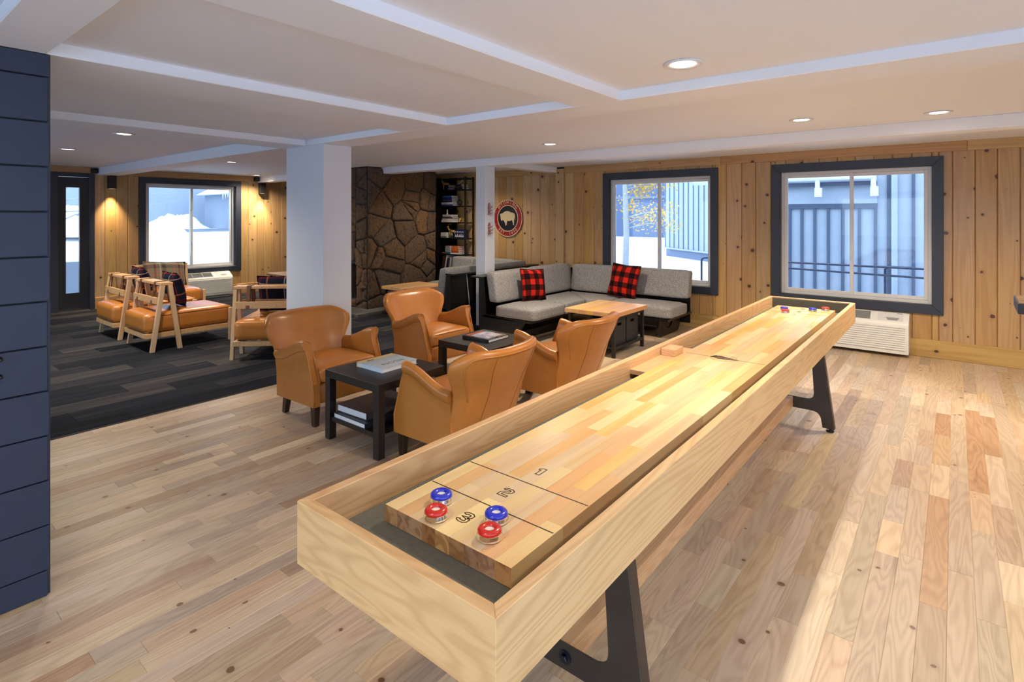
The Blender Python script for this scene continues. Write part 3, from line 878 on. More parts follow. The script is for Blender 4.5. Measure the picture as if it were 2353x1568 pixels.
for py, sg in ((1.36, 1), (4.22, 1)):
    lg = MB().prism(leg_poly, py - 0.004, py + 0.004, 'y').build('leg_plate', m_rawsteel, table, bevel=0.0008, seg=1)
    for s in (-1, 1):
        fl = MB()
        a0, a1 = (s * 0.211, 0.619), (s * 0.290, 0.022)
        d = s * 0.008
        fl.add([(a0[0], py + 0.004, a0[1]), (a1[0], py + 0.004, a1[1]), (a1[0] - d, py + 0.004, a1[1]), (a0[0] - d, py + 0.004, a0[1]),
                (a0[0], py + 0.044, a0[1]), (a1[0], py + 0.044, a1[1]), (a1[0] - d, py + 0.044, a1[1]), (a0[0] - d, py + 0.044, a0[1])],
               [(0, 1, 2, 3), (4, 5, 6, 7), (0, 1, 5, 4), (1, 2, 6, 5), (2, 3, 7, 6), (3, 0, 4, 7)])
        fl.build('flange', m_rawsteel, lg)
        ft = MB().lathe([(0.0, 0.0), (0.022, 0.0), (0.024, 0.005), (0.022, 0.012), (0.010, 0.014), (0.007, 0.016), (0.007, 0.03), (0, 0.03)], (s * 0.262, py + 0.012, 0), 16)
        ft.build('levelling_foot', m_black, lg, smooth=True)
    bolt = MB().lathe([(0.0, 0.0), (0.020, 0.0), (0.020, 0.003), (0.0, 0.003)], n=20)
    bolt.lathe([(0.0, 0.003), (0.0125, 0.003), (0.0125, 0.012), (0.010, 0.014), (0.0, 0.014)], n=6)
    bolt.xf(Matrix.Translation((0.027, py - 0.004, 0.163)) @ Matrix.Rotation(pi / 2, 4, 'X'))
    bolt.build('bolt', m_bolt, lg)
lbox('stretcher', (-0.952, 1.3645, 0.126), (-0.874, 4.2155, 0.198), m_ash_y, table, bevel=0.002)

# pucks
def make_puck(col):
    t = thing('shuffleboard_puck', 'puck', 'puck')
    MB().lathe([(0.0, 0.0), (0.0275, 0.0), (0.0293, 0.0015), (0.0293, 0.006), (0.0262, 0.011), (0.0262, 0.013), (0.0, 0.013)], n=36).build('weight', m_chrome, t, angle=40)
    MB().lathe([(0.0105, 0.0155), (0.0105, 0.0205), (0.0135, 0.0235), (0.0175, 0.0245), (0.0215, 0.0242), (0.0255, 0.022), (0.0275, 0.0185), (0.0278, 0.0145), (0.026, 0.0131), (0.0, 0.0131)], n=36).build('cap', m_puckred if col == 'red' else m_puckblue, t, angle=50)
    MB().lathe([(0.0, 0.0185), (0.0104, 0.0185), (0.0104, 0.0155)], n=24).build('disc', m_puckwhite, t)
    return t
pk = {c: make_puck(c) for c in ('red', 'blue')}
used = {'red': 0, 'blue': 0}
for c, (px, py), lab in (('blue', (1014.2, 1153), 'blue-capped chrome puck at near end, on the left beside a red one'),
                         ('red', (1001.9, 1190.5), 'red-capped chrome puck at near end, left of the numeral 3'),
                         ('blue', (1140.4, 1197), 'blue-capped chrome puck at near end, right of the numeral 3'),
                         ('red', (1125, 1236.4), 'red-capped chrome puck nearest the table corner at the near end'),
                         ('blue', (1802, 713), 'blue-capped puck at the far end, behind a red one on the left'),
                         ('red', (1804.5, 719), 'red-capped puck at the far end, leftmost red one'),
                         ('blue', (1867.5, 715.5), 'blue-capped puck at the far end, second from the right'),
                         ('red', (1897, 713.5), 'red-capped puck at the far right corner of the playfield')):
    o = pk[c] if not used[c] else copy_tree(pk[c])
    used[c] = 1
    o.location = gz(px, py, PZ)
    o.location.z = PZ + 0.0012
    tag(o, lab, 'puck', 'shuffleboard pucks')
# ------------------------------------------------------------------ tan leather armchairs (front = +x)
def sm(t): t = max(0, min(1, t)); return t * t * (3 - 2 * t)
def make_armchair():
    t = thing('armchair', 'tan leather armchair', 'armchair')
    xb = -0.20
    def xfront(z): return 0.27 - 0.10 * sm((z - 0.30) / 0.27)
    def ztop(u): return 0.475 + 0.108 * sm(u * 1.02)
    for sg in (-1, 1):
        rings = []
        for i in range(9):
            u = i / 8
            zt = ztop(u)
            prof = [(0.25, 0.14), (0.298, 0.14), (0.300, 0.25), (0.301, zt - 0.12), (0.303, zt - 0.07), (0.314, zt - 0.056), (0.324, zt - 0.036), (0.325, zt - 0.018),
                    (0.316, zt - 0.004), (0.300, zt + 0.003), (0.282, zt - 0.002), (0.266, zt - 0.014), (0.257, zt - 0.04), (0.253, zt - 0.09), (0.251, 0.30), (0.25, 0.22)]
            rings.append([(xb + u * (xfront(z) - xb), sg * y, z) for y, z in prof])
        arm = MB().loft(rings).build('arm', m_leather, t, angle=55)
        zt = ztop(1)
        path = [(xfront(z) + 0.001, sg * y, z) for y, z in ((0.298, 0.145), (0.300, 0.25), (0.301, zt - 0.12), (0.304, zt - 0.066), (0.323, zt - 0.036), (0.325, zt - 0.018), (0.316, zt - 0.004), (0.300, zt + 0.003), (0.282, zt - 0.002), (0.266, zt - 0.014), (0.257, zt - 0.04), (0.253, zt - 0.09), (0.251, 0.30))]
        MB().tube(path, 0.0048, 6).build('piping', m_leather, arm, smooth=True)
        sp = [(xb + u * (xfront(ztop(u) - 0.07) - xb), sg * 0.304, ztop(u) - 0.067) for u in [k / 8 for k in range(9)]]
        MB().tube(sp, 0.003, 5).build('seam', m_seam, arm, smooth=True)
    # front apron and seat deck
    rounded((-0.20, -0.2495, 0.14), (0.245, 0.2495, 0.285), 0.02, nx=5).build('seat_base', m_leather, t, smooth=True)
    cu = rounded((-0.20, -0.248, 0.285), (0.262, 0.248, 0.40), 0.035, crown=0.022, nx=11).build('seat_cushion', m_leather, t, smooth=True)
    loop = [(0.255, -0.222, 0.388), (0.255, 0.222, 0.388), (0.255, 0.222, 0.388), (-0.1, 0.224, 0.39)]
    MB().tube([(-0.1, -0.225, 0.39), (0.2, -0.226, 0.389), (0.245, -0.215, 0.388), (0.256, -0.18, 0.388), (0.257, 0.0, 0.392), (0.256, 0.18, 0.388), (0.245, 0.215, 0.388), (0.2, 0.226, 0.389), (-0.1, 0.225, 0.39)], 0.0045, 6).build('piping', m_leather, cu, smooth=True)
    # winged back: thick curved shell
    NU, NV = 21, 16
    def hw(z):
        if z < 0.44: return 0.298
        if z < 0.62: return 0.298 + 0.070 * sm((z - 0.44) / 0.18)
        return 0.368
    def surf(u, v, off):
        zt = 0.712 - 0.072 * max(0, (abs(u) - 0.70) / 0.30) ** 2.4
        z = 0.14 + v * (zt - 0.14)
        w = hw(z)
        if z > 0.60: w -= 0.02 * ((z - 0.60) / 0.112) ** 2
        y = u * w
        rec = -0.175 - 0.255 * (z - 0.14) / 0.572
        wing = (0.055 + 0.085 * sm((z - 0.3) / 0.35)) * abs(u) ** 2.4
        x = rec + wing
        edge = min(1, (1 - abs(u)) / 0.10, (1 - v) / 0.07)
        th = 0.042 * math.sqrt(max(0, 1 - (1 - max(edge, 0)) ** 2)) + 0.004
        ny = -0.45 * u
        return (x + off * th, y - off * th * ny * 0.5, z)
    m = MB(); vs, fs = [], []
    us = [-1 + 2 * i / (NU - 1) for i in range(NU)]; us = [math.copysign(abs(u) ** 0.8, u) for u in us]
    vv = [1 - (1 - j / (NV - 1)) ** 1.5 for j in range(NV)]
    for off in (1, -1):
        for v in vv:
            for u in us: vs.append(surf(u, v, off))
    n1 = NU * NV
    for j in range(NV - 1):
        for i in range(NU - 1):
            a = j * NU + i
            fs.append((a, a + 1, a + NU + 1, a + NU)); fs.append((n1 + a, n1 + a + NU, n1 + a + NU + 1, n1 + a + 1))
    for j in range(NV - 1):
        for i in (0, NU - 1):
            a = j * NU + i; fs.append((a, a + NU, n1 + a + NU, n1 + a))
    for i in range(NU - 1):
        a = (NV - 1) * NU + i; fs.append((a, a + 1, n1 + a + 1, n1 + a)); fs.append((i, n1 + i, n1 + i + 1, i + 1))
    back = m.add(vs, fs).build('backrest', m_leather, t, smooth=True)
    def P(u, v, e=0.0): x, y, z = surf(u, v, -1); return (x - e, y, z)
    path = [P(-0.9, 0.52 + 0.40 * k / 7) for k in range(8)] + [P(-0.84 + 1.68 * k / 12, 0.945) for k in range(13)] + [P(0.9, 0.92 - 0.40 * k / 7) for k in range(8)]
    MB().tube(path, 0.0042, 6).build('piping', m_leather, back, smooth=True)
    for u in (-0.48, 0.48):
        MB().tube([P(u, v / 14, 0.0) for v in range(0, 14)], 0.0022, 5).build('seam', m_seam, back, smooth=True)
    # legs
    for x, y in ((0.235, 0.262), (0.235, -0.262), (-0.155, 0.235), (-0.155, -0.235)):
        k = 0.024; sp = -0.03 if x < 0 else 0.004
        lg = MB().loft([[(x - k + sp, y - k * .75, 0.001), (x + k * .6 + sp, y - k * .75, 0.001), (x + k * .6 + sp, y + k * .75, 0.001), (x - k + sp, y + k * .75, 0.001)],
                        [(x - k * 1.2, y - k, 0.15), (x + k, y - k, 0.15), (x + k, y + k, 0.15), (x - k * 1.2, y + k, 0.15)]])
        lg.build('leg', m_chairleg, t, bevel=0.003, seg=1)
    return t
ac = make_armchair()
for i, (x, y, r, lab) in enumerate(((-3.675, 2.385, 0.02, 'tan leather armchair in front of the thick white column'),
                                    (-3.85, 3.615, -0.03, 'tan leather armchair facing the table with the picture book, by the grey sofas'),
                                    (-2.385, 2.475, pi + 0.02, 'tan leather armchair seen from behind, closest to the shuffleboard table'),
                                    (-2.42, 3.60, pi - 0.02, 'tan leather armchair seen from behind, nearer the butcher block coffee table'))):
    o = ac if i == 0 else copy_tree(ac)
    o.location = (x, y, 0); o.rotation_euler = (0, 0, r)
    tag(o, lab, 'armchair', 'tan leather armchairs around the black side tables')

# ------------------------------------------------------------------ black square side tables
def make_side():
    t = thing('side_table', 'side table', 'side table')
    bx('table_top', (-0.275, -0.275, 0.40), (0.275, 0.275, 0.45), m_darktop, t, bevel=0.002, seg=1)
    for x in (-0.25, 0.25):
        for y in (-0.25, 0.25):
            bx('leg', (x - 0.025, y - 0.025, 0.001), (x + 0.025, y + 0.025, 0.3995), m_darktop, t, bevel=0.0015, seg=1)
    bx('shelf', (-0.224, -0.262, 0.12), (0.224, 0.262, 0.15), m_darktop, t, bevel=0.0015, seg=1)
    return t
st = make_side(); st.location = (-2.93, 2.33, 0); tag(st, 'black square side table with the pale bison book on top', 'side table', 'black side tables')
s2 = copy_tree(st); s2.location = (-2.975, 3.385, 0); tag(s2, 'black square side table with the picture-cover book on top', 'side table', 'black side tables')

# ------------------------------------------------------------------ books
def book(name, label, loc, rz, w, l, h, cov, group=None, spine=1, parent_kind='book'):
    """lying book: w along local x (spine at -x), l along y, h thick"""
    t = thing(name, label, 'book', loc, rz, group)
    c = MB(); c.box((-w / 2, -l / 2, 0), (w / 2, l / 2, 0.003)); c.box((-w / 2, -l / 2, h - 0.003), (w / 2, l / 2, h)); c.box((-w / 2, -l / 2, 0.003), (-w / 2 + 0.003, l / 2, h - 0.003))
    c.build('cover', cov, t)
    bx('pages', (-w / 2 + 0.0032, -l / 2 + 0.005, 0.0031), (w / 2 - 0.005, l / 2 - 0.005, h - 0.0031), m_paper, t)
    return t
def grad_cover(name, stops, axis=1, lo=-0.15, hi=0.15, interp='LINEAR'):
    t = NT(name); s = t.sep(t.obj())[axis]
    f = t.math('DIVIDE', t.math('SUBTRACT', s, lo), hi - lo)
    return t.fin(t.ramp(f, stops, interp), 0.3, coat=0.4)
m_bisoncov = grad_cover('bison_cover_print', [(0.0, S(226, 198, 134)), (0.14, S(232, 208, 150)), (0.22, S(178, 190, 206)), (0.5, S(196, 212, 226)), (1.0, S(206, 220, 232))], 0, -0.13, 0.13)
b = book('book', 'pale blue hardcover titled BISON lying on the near black side table', (-2.966, 2.37, 0.4505), 0.02, 0.262, 0.298, 0.031, m_bisoncov)
text_obj('title', 'BISON', 0.052, plain('title_ink', S(92, 112, 134), 0.5), b, Matrix.Translation((0.058, 0.0, 0.0316)) @ Matrix.Rotation(-pi / 2, 4, 'Z') @ Matrix.Scale(1.25, 4, (1, 0, 0)), 0.0001)
bx('author_line', (-0.097, -0.095, 0.0312), (-0.083, -0.04, 0.0316), plain('author_ink', S(96, 60, 30), 0.5), b)
m_dk1 = plain('charcoal_cover', S(66, 60, 62), 0.4); m_dk2 = plain('navy_cover', S(30, 36, 48), 0.4)
book('book', 'thick charcoal book, upper of the two under the near side table', (-2.99, 2.30, 0.1835), pi + 0.03, 0.30, 0.40, 0.045, m_dk1, 'books on the side table shelf')
book('book', 'navy book, lower of the two under the near side table', (-2.962, 2.28, 0.1505), pi, 0.33, 0.43, 0.032, m_dk2, 'books on the side table shelf')
m_pic = plain('glossy_black_cover', S(40, 36, 34), 0.25, coat=0.5)
b2 = book('book', 'black picture book with mountain photo cover on the farther side table', (-2.995, 3.40, 0.4505), pi / 2 + 0.03, 0.262, 0.275, 0.026, m_pic)
def mk_photo():
    t = NT('mountain_photo_print'); p = t.obj(); n = t.noise(p, 18, 4, 0.6)
    return t.fin(t.ramp(n, [(0.3, S(120, 118, 150)), (0.5, S(186, 184, 206)), (0.65, S(228, 222, 226)), (0.8, S(150, 150, 170))]), 0.25, coat=0.4)
bx('photo', (-0.10, -0.105, 0.0262), (0.10, 0.088, 0.0266), mk_photo(), b2)
bx('title_strip', (-0.10, 0.098, 0.0262), (0.10, 0.124, 0.0266), plain('orange_red_print', S(206, 78, 42), 0.35), b2)
bx('caption', (0.02, -0.128, 0.0262), (0.10, -0.119, 0.0266), plain('yellow_print', S(196, 184, 140), 0.4), b2)

# ------------------------------------------------------------------ butcher-block coffee tables
def coffee(label, x0, x1, y0, y1, zt, crates=True):
    cx, cy = (x0 + x1) / 2, (y0 + y1) / 2
    t = thing('coffee_table', label, 'coffee table', (cx, cy, 0), 0, 'butcher block tables by the sofas')
    w, l = x1 - x0, y1 - y0
    n = 7
    for i in range(n):
        bx('plank', (-w / 2 + i * w / n + 0.0003, -l / 2, zt - 0.042), (-w / 2 + (i + 1) * w / n - 0.0003, l / 2, zt), m_blockx, t, bevel=0.0012, seg=1)
    q = 0.016
    for sx in (-1, 1):
        for sy in (-1, 1):
            X, Y = sx * (w / 2 - 0.045), sy * (l / 2 - 0.045)
            bx('leg', (X - q, Y - q, 0.001), (X + q, Y + q, zt - 0.0425), m_black, t)
    for sx in (-1, 1):
        bx('frame_rail', (sx * (w / 2 - 0.045) - q, -l / 2 + 0.062, zt - 0.072), (sx * (w / 2 - 0.045) + q, l / 2 - 0.062, zt - 0.0425), m_black, t)
        bx('frame_rail', (sx * (w / 2 - 0.045) - q, -l / 2 + 0.062, 0.08), (sx * (w / 2 - 0.045) + q, l / 2 - 0.062, 0.11), m_black, t)
    bx('shelf', (-w / 2 + 0.062, -l / 2 + 0.03, 0.09), (w / 2 - 0.062, l / 2 - 0.03, 0.108), m_black, t)
    return t
CT = (-3.275, -2.665, 5.0, 5.745, 0.46)
coffee('butcher block coffee table with black steel frame in front of the grey corner sofa', *CT)
coffee('butcher block coffee table in front of the stone fireplace', -6.575, -5.885, 5.15, 5.87, 0.42)
def crate(label, lo, hi, handle='x'):
    c = ((lo[0] + hi[0]) / 2, (lo[1] + hi[1]) / 2, lo[2])
    t = thing('storage_crate', label, 'crate', c, 0, 'storage boxes under the coffee table')
    w, l, h = (hi[0] - lo[0]) / 2, (hi[1] - lo[1]) / 2, hi[2] - lo[2]
    th = 0.012
    bx('bottom', (-w, -l, 0.0), (w, l, th), m_crate, t)
    for s in (-1, 1):
        bx('end_panel', (-w, s * l - (th if s > 0 else 0), th), (w, s * l + (0 if s > 0 else th), h), m_crate, t)
        xa, xb_ = (w - th, w) if s > 0 else (-w, -w + th)
        m = MB()   # side with hand hole
        m.box((xa, -l + th, th), (xb_, l - th, h - 0.075)); m.box((xa, -l + th, h - 0.045), (xb_, l - th, h))
        m.box((xa, -l + th, h - 0.075), (xb_, -0.045, h - 0.045)); m.box((xa, 0.045, h - 0.075), (xb_, l - th, h - 0.045))
        m.build('side_panel', m_crate, t)
    return t
crate('charcoal storage crate with hand hole, closest to the sofa under the coffee table', (-3.02, 5.39, 0.1085), (-2.74, 5.66, 0.375))
crate('charcoal storage crate with hand hole, closest to the armchair under the coffee table', (-3.02, 5.09, 0.1085), (-2.74, 5.365, 0.375))
gb = thing('game_box', 'flat dark box with pale edges on the coffee table shelf', 'box', (-3.14, 5.25, 0.1085))
bx('body', (-0.065, -0.2, 0), (0.065, 0.2, 0.20), m_black, gb, bevel=0.004)
for z in (0.192, 0.008):
    bx('edge_trim', (-0.067, -0.203, z - 0.006), (0.067, -0.2, z + 0.006), m_ash_x, gb)
for x in (-0.061, 0.061):
    bx('edge_trim', (x - 0.006, -0.203, 0.014), (x + 0.006, -0.2, 0.186), m_ash_z, gb)
MB().lathe([(0, 0), (0.016, 0), (0.016, 0.008), (0, 0.008)], n=16).xf(Matrix.Translation((-0.03, -0.2, 0.16)) @ Matrix.Rotation(pi / 2, 4, 'X')).build('knob', m_puckwhite, gb)
# ------------------------------------------------------------------ grey corner sofas (mirror images on both sides of the post)
MIR = -4.79
def make_sofa(label, mir=False):
    t = thing('corner_sofa', label, 'sofa', ((MIR * 2 + 4.2) if mir else -4.2, 6.0, 0), 0, 'grey corner sofas')
    ox, oy = t.location.x, 6.0
    def T(x, y, z=0): return ((2 * MIR - x if mir else x) - ox, y - oy, z)
    def bxx(name, lo, hi, mat, par, **k):
        a, b = T(*lo), T(*hi)
        return bx(name, tuple(min(p, q) for p, q in zip(a, b)), tuple(max(p, q) for p, q in zip(a, b)), mat, par, **k)
    def cush(name, lo, hi, r=0.035, crown=0.012):
        a, b = T(*lo), T(*hi)
        return rounded(tuple(min(p, q) for p, q in zip(a, b)), tuple(max(p, q) for p, q in zip(a, b)), r, crown=crown, nx=9).build(name, m_tweed, t, smooth=True)
    def mitre(name, poly, z0, z1):
        pts = [T(*p)[:2] for p in poly]
        MB().prism(pts, z0, z1, 'z').build(name, m_tweed, t, bevel=0.03, seg=4, angle=60)
    S0, S1 = 0.25, 0.39
    XE, XF, XG = (-2.93, -3.76, -4.62) if mir else (-2.545, -3.68, -4.66)
    # seats: two on the left run, two on the wall run, mitred at the corner
    cush('seat_cushion', (-4.26, 5.0, S0), (XF, 5.66, S1))
    mitre('seat_cushion', [(-4.26, 5.664), (XF, 5.664), (XF, 6.10), (-4.26, 6.63)], S0, S1)
    mitre('seat_cushion', [(-4.254, 6.634), (XF + 0.006, 6.104), (-3.40, 6.10), (-3.40, 6.634)], S0, S1)
    cush('seat_cushion', (-3.396, 6.10, S0), (XE, 6.634, S1))
    # leaning back cushions
    def backc(lo, hi, axis, lean):
        a, b = T(*lo), T(*hi)
        m = rounded(tuple(min(p, q) for p, q in zip(a, b)), tuple(max(p, q) for p, q in zip(a, b)), 0.035, nx=9)
        out = []
        for x, y, z in m.v:
            k = (z - S1) / 0.36 * lean
            if axis == 'x': x += -k * (-1 if mir else 1)
            else: y += k
            out.append((x, y, z))
        m.v = out
        m.build('back_cushion', m_tweed, t, smooth=True)
    backc((-4.40, 5.05, 0.40), (-4.255, 5.86, 0.77), 'x', 0.06)
    backc((-4.40, 5.864, 0.40), (-4.255, 6.76, 0.77), 'x', 0.06)
    backc((-4.25, 6.62, 0.40), (-3.42, 6.765, 0.77), 'y', 0.06)
    backc((-3.416, 6.62, 0.425), (XE - 0.005, 6.765, 0.77), 'y', 0.06)
    # black plywood shell behind and below
    bxx('deck', (-4.47, 5.03, 0.222), (XF - 0.06, 6.10, 0.248), m_blackwood, t)
    bxx('deck', (-4.47, 6.102, 0.222), (XE - 0.035, 6.84, 0.248), m_blackwood, t)
    bxx('back_panel', (-4.545, 5.03, 0.03), (-4.525, 6.855, 0.688), m_blackwood, t)
    bxx('back_panel', (-4.52, 6.842, 0.10), (XE - 0.055, 6.855, 0.70), m_blackwood, t)
    bxx('ledge', (XG, 5.01, 0.69), (-4.475, 6.855, 0.71), m_blackwood, t, bevel=0.002)
    prof = [(-4.525, 0.02), (-4.2, 0.02), (-3.92, 0.09), (-3.84, 0.22), (-4.44, 0.25), (-4.475, 0.688), (-4.525, 0.688)]
    pp = [(T(p[0], 0)[0], p[1]) for p in prof]
    MB().prism(pp, 5.03 - oy, 5.055 - oy, 'y').build('end_panel', m_blackwood, t)
    # sled legs: plates with a round notch
    def sled(x0, y0, y1):
        n = 10
        poly = [(y0 + 0.09, 0.0), (y1 - 0.10, 0.0)]
        poly += [(y1 - 0.10 + 0.10 * sin(a), 0.10 - 0.10 * cos(a)) for a in [pi / 2 * k / 5 for k in range(1, 6)]]
        poly += [(y1, 0.221), (y0 + 0.46, 0.221)]
        poly += [(y0 + 0.31 + 0.14 * cos(a), 0.221 - 0.14 * sin(a)) for a in [pi * k / n for k in range(1, n)]]
        poly += [(y0 + 0.15, 0.221), (y0 + 0.07, 0.221)]
        poly += [(y0 + 0.03, 0.20), (y0, 0.10), (y0 + 0.02, 0.03)]
        a = T(x0, 0)[0]
        MB().prism([(p[0] - oy, p[1] + 0.001) for p in poly], a - 0.012, a + 0.012, 'x').build('sled_leg', m_blackwood, t, bevel=0.002, seg=1)
    sled(XE - 0.195, 6.17, 6.83)
    sled(-3.55, 6.17, 6.83)
    bxx('stretcher', (-3.535, 6.30, 0.12), (XE - 0.21, 6.33, 0.20), m_blackwood, t)
    bxx('stretcher', (-3.96, 5.06, 0.02), (-3.94, 6.0, 0.10), m_blackwood, t)
    return t
make_sofa('grey tweed corner sofa with two buffalo check pillows below the window')
make_sofa('grey tweed corner sofa behind the slim white post, facing the fireplace', True)

# ------------------------------------------------------------------ pillows (local: face in xz, thick in y)
def pillow(name, label, mat, s, th, loc, rot, group, seam=None, sz=None):
    sz = sz or s
    n = 15; m = MB(); vs = []
    for sg in (1, -1):
        for j in range(n):
            for i in range(n):
                u, v = -1 + 2 * i / (n - 1), -1 + 2 * j / (n - 1)
                h = (max(0, 1 - abs(u) ** 2.6) * max(0, 1 - abs(v) ** 2.6)) ** 0.55
                pull = 1 - 0.07 * (1 - abs(u * v)) * max(abs(u), abs(v)) ** 4
                w = 0.06 * sin(5 * u + 2 * v) * h * 0.15
                vs.append((u * s * pull, sg * (th * h + w * 0.1), v * sz * pull + sz))
    fs = []
    for j in range(n - 1):
        for i in range(n - 1):
            a = j * n + i; fs.append((a, a + 1, a + n + 1, a + n)); b = a + n * n; fs.append((b, b + n, b + n + 1, b + 1))
    bnd = [i for i in range(n)] + [j * n + n - 1 for j in range(1, n)] + [(n - 1) * n + i for i in range(n - 2, -1, -1)] + [j * n for j in range(n - 2, 0, -1)]
    bm = bmesh.new()
    V = [bm.verts.new(p) for p in vs]
    for f in fs: bm.faces.new([V[i] for i in f])
    bmesh.ops.remove_doubles(bm, verts=bm.verts, dist=0.0004)
    bmesh.ops.recalc_face_normals(bm, faces=bm.faces)
    me = bpy.data.meshes.new(name); bm.to_mesh(me); bm.free()
    me.polygons.foreach_set('use_smooth', [True] * len(me.polygons)); me.materials.append(mat)
    o = link(name, me); o.location = loc; o.rotation_euler = rot
    tag(o, label, 'pillow', group)
    MB().tube([(vs[i][0] * 1.005, 0, (vs[i][2] - sz) * 1.005 + sz) for i in bnd], 0.006, 5, True).build('edge_seam', seam or mat, o, smooth=True)
    return o
m_checkseam = plain('dark_check_seam', S(60, 16, 18), 0.9)
pillow('pillow', 'red and black buffalo check pillow on the left run of the sofa', m_check, 0.195, 0.075, (-4.08, 5.55, 0.40), (radians(-12), radians(4), radians(90 - 12)), 'buffalo check pillows', m_checkseam)
pillow('pillow', 'red and black buffalo check pillow below the window', m_check, 0.215, 0.075, (-3.36, 6.44, 0.40), (radians(-15), radians(3), radians(-8)), 'buffalo check pillows', m_checkseam)

# ------------------------------------------------------------------ lounge chairs: leather bench through an A-shaped trestle back (forward = +y)
def make_lounge():
    t = thing('lounge_chair', 'lounge chair', 'lounge chair')
    for sg in (-1, 1):
        X = sg * 0.345
        for d in (-1, 1):
            y0, y1 = d * 0.135, d * 0.035
            lg = MB().loft([[(X - 0.018, y0 - 0.022, 0.001), (X + 0.018, y0 - 0.022, 0.001), (X + 0.018, y0 + 0.022, 0.001), (X - 0.018, y0 + 0.022, 0.001)],
                            [(X - 0.018, y1 - 0.022, 0.70), (X + 0.018, y1 - 0.022, 0.70), (X + 0.018, y1 + 0.022, 0.70), (X - 0.018, y1 + 0.022, 0.70)]])
            lg.build('leg', m_ash_z, t, bevel=0.002, seg=1)
    bx('top_board', (-0.363, -0.06, 0.70), (0.363, 0.06, 0.73), m_ash_x, t, bevel=0.003, seg=1)
    for y in (-0.088, 0.088):
        bx('back_rail', (-0.327, y - 0.011, 0.505), (0.327, y + 0.011, 0.575), m_ash_x, t, bevel=0.002, seg=1)
    for x in (-0.21, 0.21):
        strap = MB()
        def P(y, z): return [(x - 0.018, y, z), (x + 0.018, y, z)]
        path = [(-0.104, 0.50), (-0.064, 0.734), (0.064, 0.734), (0.104, 0.50), (0.075, 0.497), (0.052, 0.69), (-0.052, 0.69), (-0.075, 0.497)]
        for a, b in zip(path, path[1:] + path[:1]):
            d = Vector((b[0] - a[0], b[1] - a[1])).normalized(); nx, nz = -d.y * 0.0015, d.x * 0.0015
            vs = []
            for q in (a, b):
                vs += [(x - 0.018, q[0] + nx, q[1] + nz), (x + 0.018, q[0] + nx, q[1] + nz), (x + 0.018, q[0] - nx, q[1] - nz), (x - 0.018, q[0] - nx, q[1] - nz)]
            strap.add(vs, [(0, 1, 2, 3), (4, 5, 6, 7), (0, 1, 5, 4), (1, 2, 6, 5), (2, 3, 7, 6), (3, 0, 4, 7)])
        strap.build('strap', m_strap, t)
    se = rounded((-0.322, -0.20, 0.195), (0.322, 0.72, 0.405), 0.055, crown=0.015, nx=11).build('seat_cushion', m_leather, t, smooth=True)
    MB().tube([(0.318, -0.12, 0.375), (0.320, 0.3, 0.380), (0.316, 0.68, 0.375)], 0.004, 5).build('seam', m_seam, se)
    bf = MB()
    for lo, hi in (((-0.322, -0.19, 0.145), (-0.285, 0.71, 0.195)), ((0.285, -0.19, 0.145), (0.322, 0.71, 0.195)), ((-0.285, -0.19, 0.145), (0.285, -0.155, 0.195)), ((-0.285, 0.675, 0.145), (0.285, 0.71, 0.195))):
        bf.box(lo, hi)
    bf.build('seat_frame', m_ash_x, t, bevel=0.002, seg=1)
    for sg in (-1, 1):
        bx('front_leg', (sg * 0.345 - 0.018, 0.655, 0.001), (sg * 0.345 + 0.018, 0.70, 0.375), m_ash_z, t, bevel=0.002, seg=1)
    return t
lc = make_lounge()
LOUN = ((-6.96, 2.32, 0.0, 'leather bench lounge chair with trestle back, nearest the camera left of the column'),
        (-7.93, 2.31, 0.0, 'leather bench lounge chair with trestle back, nearer the narrow black door'),
        (-9.24, 3.15, radians(-90), 'leather bench lounge chair with khaki plaid pillow, below the lounge window'),
        (-5.505, 2.915, radians(45), 'leather bench lounge chair turned towards the window, half hidden by the column'))
for i, (x, y, r, lab) in enumerate(LOUN):
    o = lc if i == 0 else copy_tree(lc)
    o.location = (x, y, 0.004); o.rotation_euler = (0, 0, r)
    tag(o, lab, 'lounge chair', 'leather lounge chairs on the carpet')
for i, (x, y, r, lab, mat, tilt) in enumerate(((-6.96, 2.32, 0, 'navy tartan pillow on the lounge chair nearest the camera', m_plaid_dark, -14), (-7.93, 2.31, 0, 'navy tartan pillow on the lounge chair by the black door', m_plaid_dark, -14),
                                               (-9.24, 3.15, radians(-90), 'khaki tartan pillow leaning below the lounge window', m_plaid_tan, -20), (-5.505, 2.915, radians(45), 'navy tartan pillow on the lounge chair behind the column', m_plaid_dark, -14))):
    d = Vector((0, 0.25, 0)); d.rotate(Matrix.Rotation(r, 3, 'Z'))
    z = 0.425
    pillow('plaid_pillow', lab, mat, 0.28 if mat is m_plaid_tan else 0.20, 0.08, (x + d.x, y + d.y, z), (radians(-tilt), radians(-4) if mat is m_plaid_tan else 0, r), 'tartan pillows on the lounge chairs', sz=0.185 if mat is m_plaid_tan else 0.20)
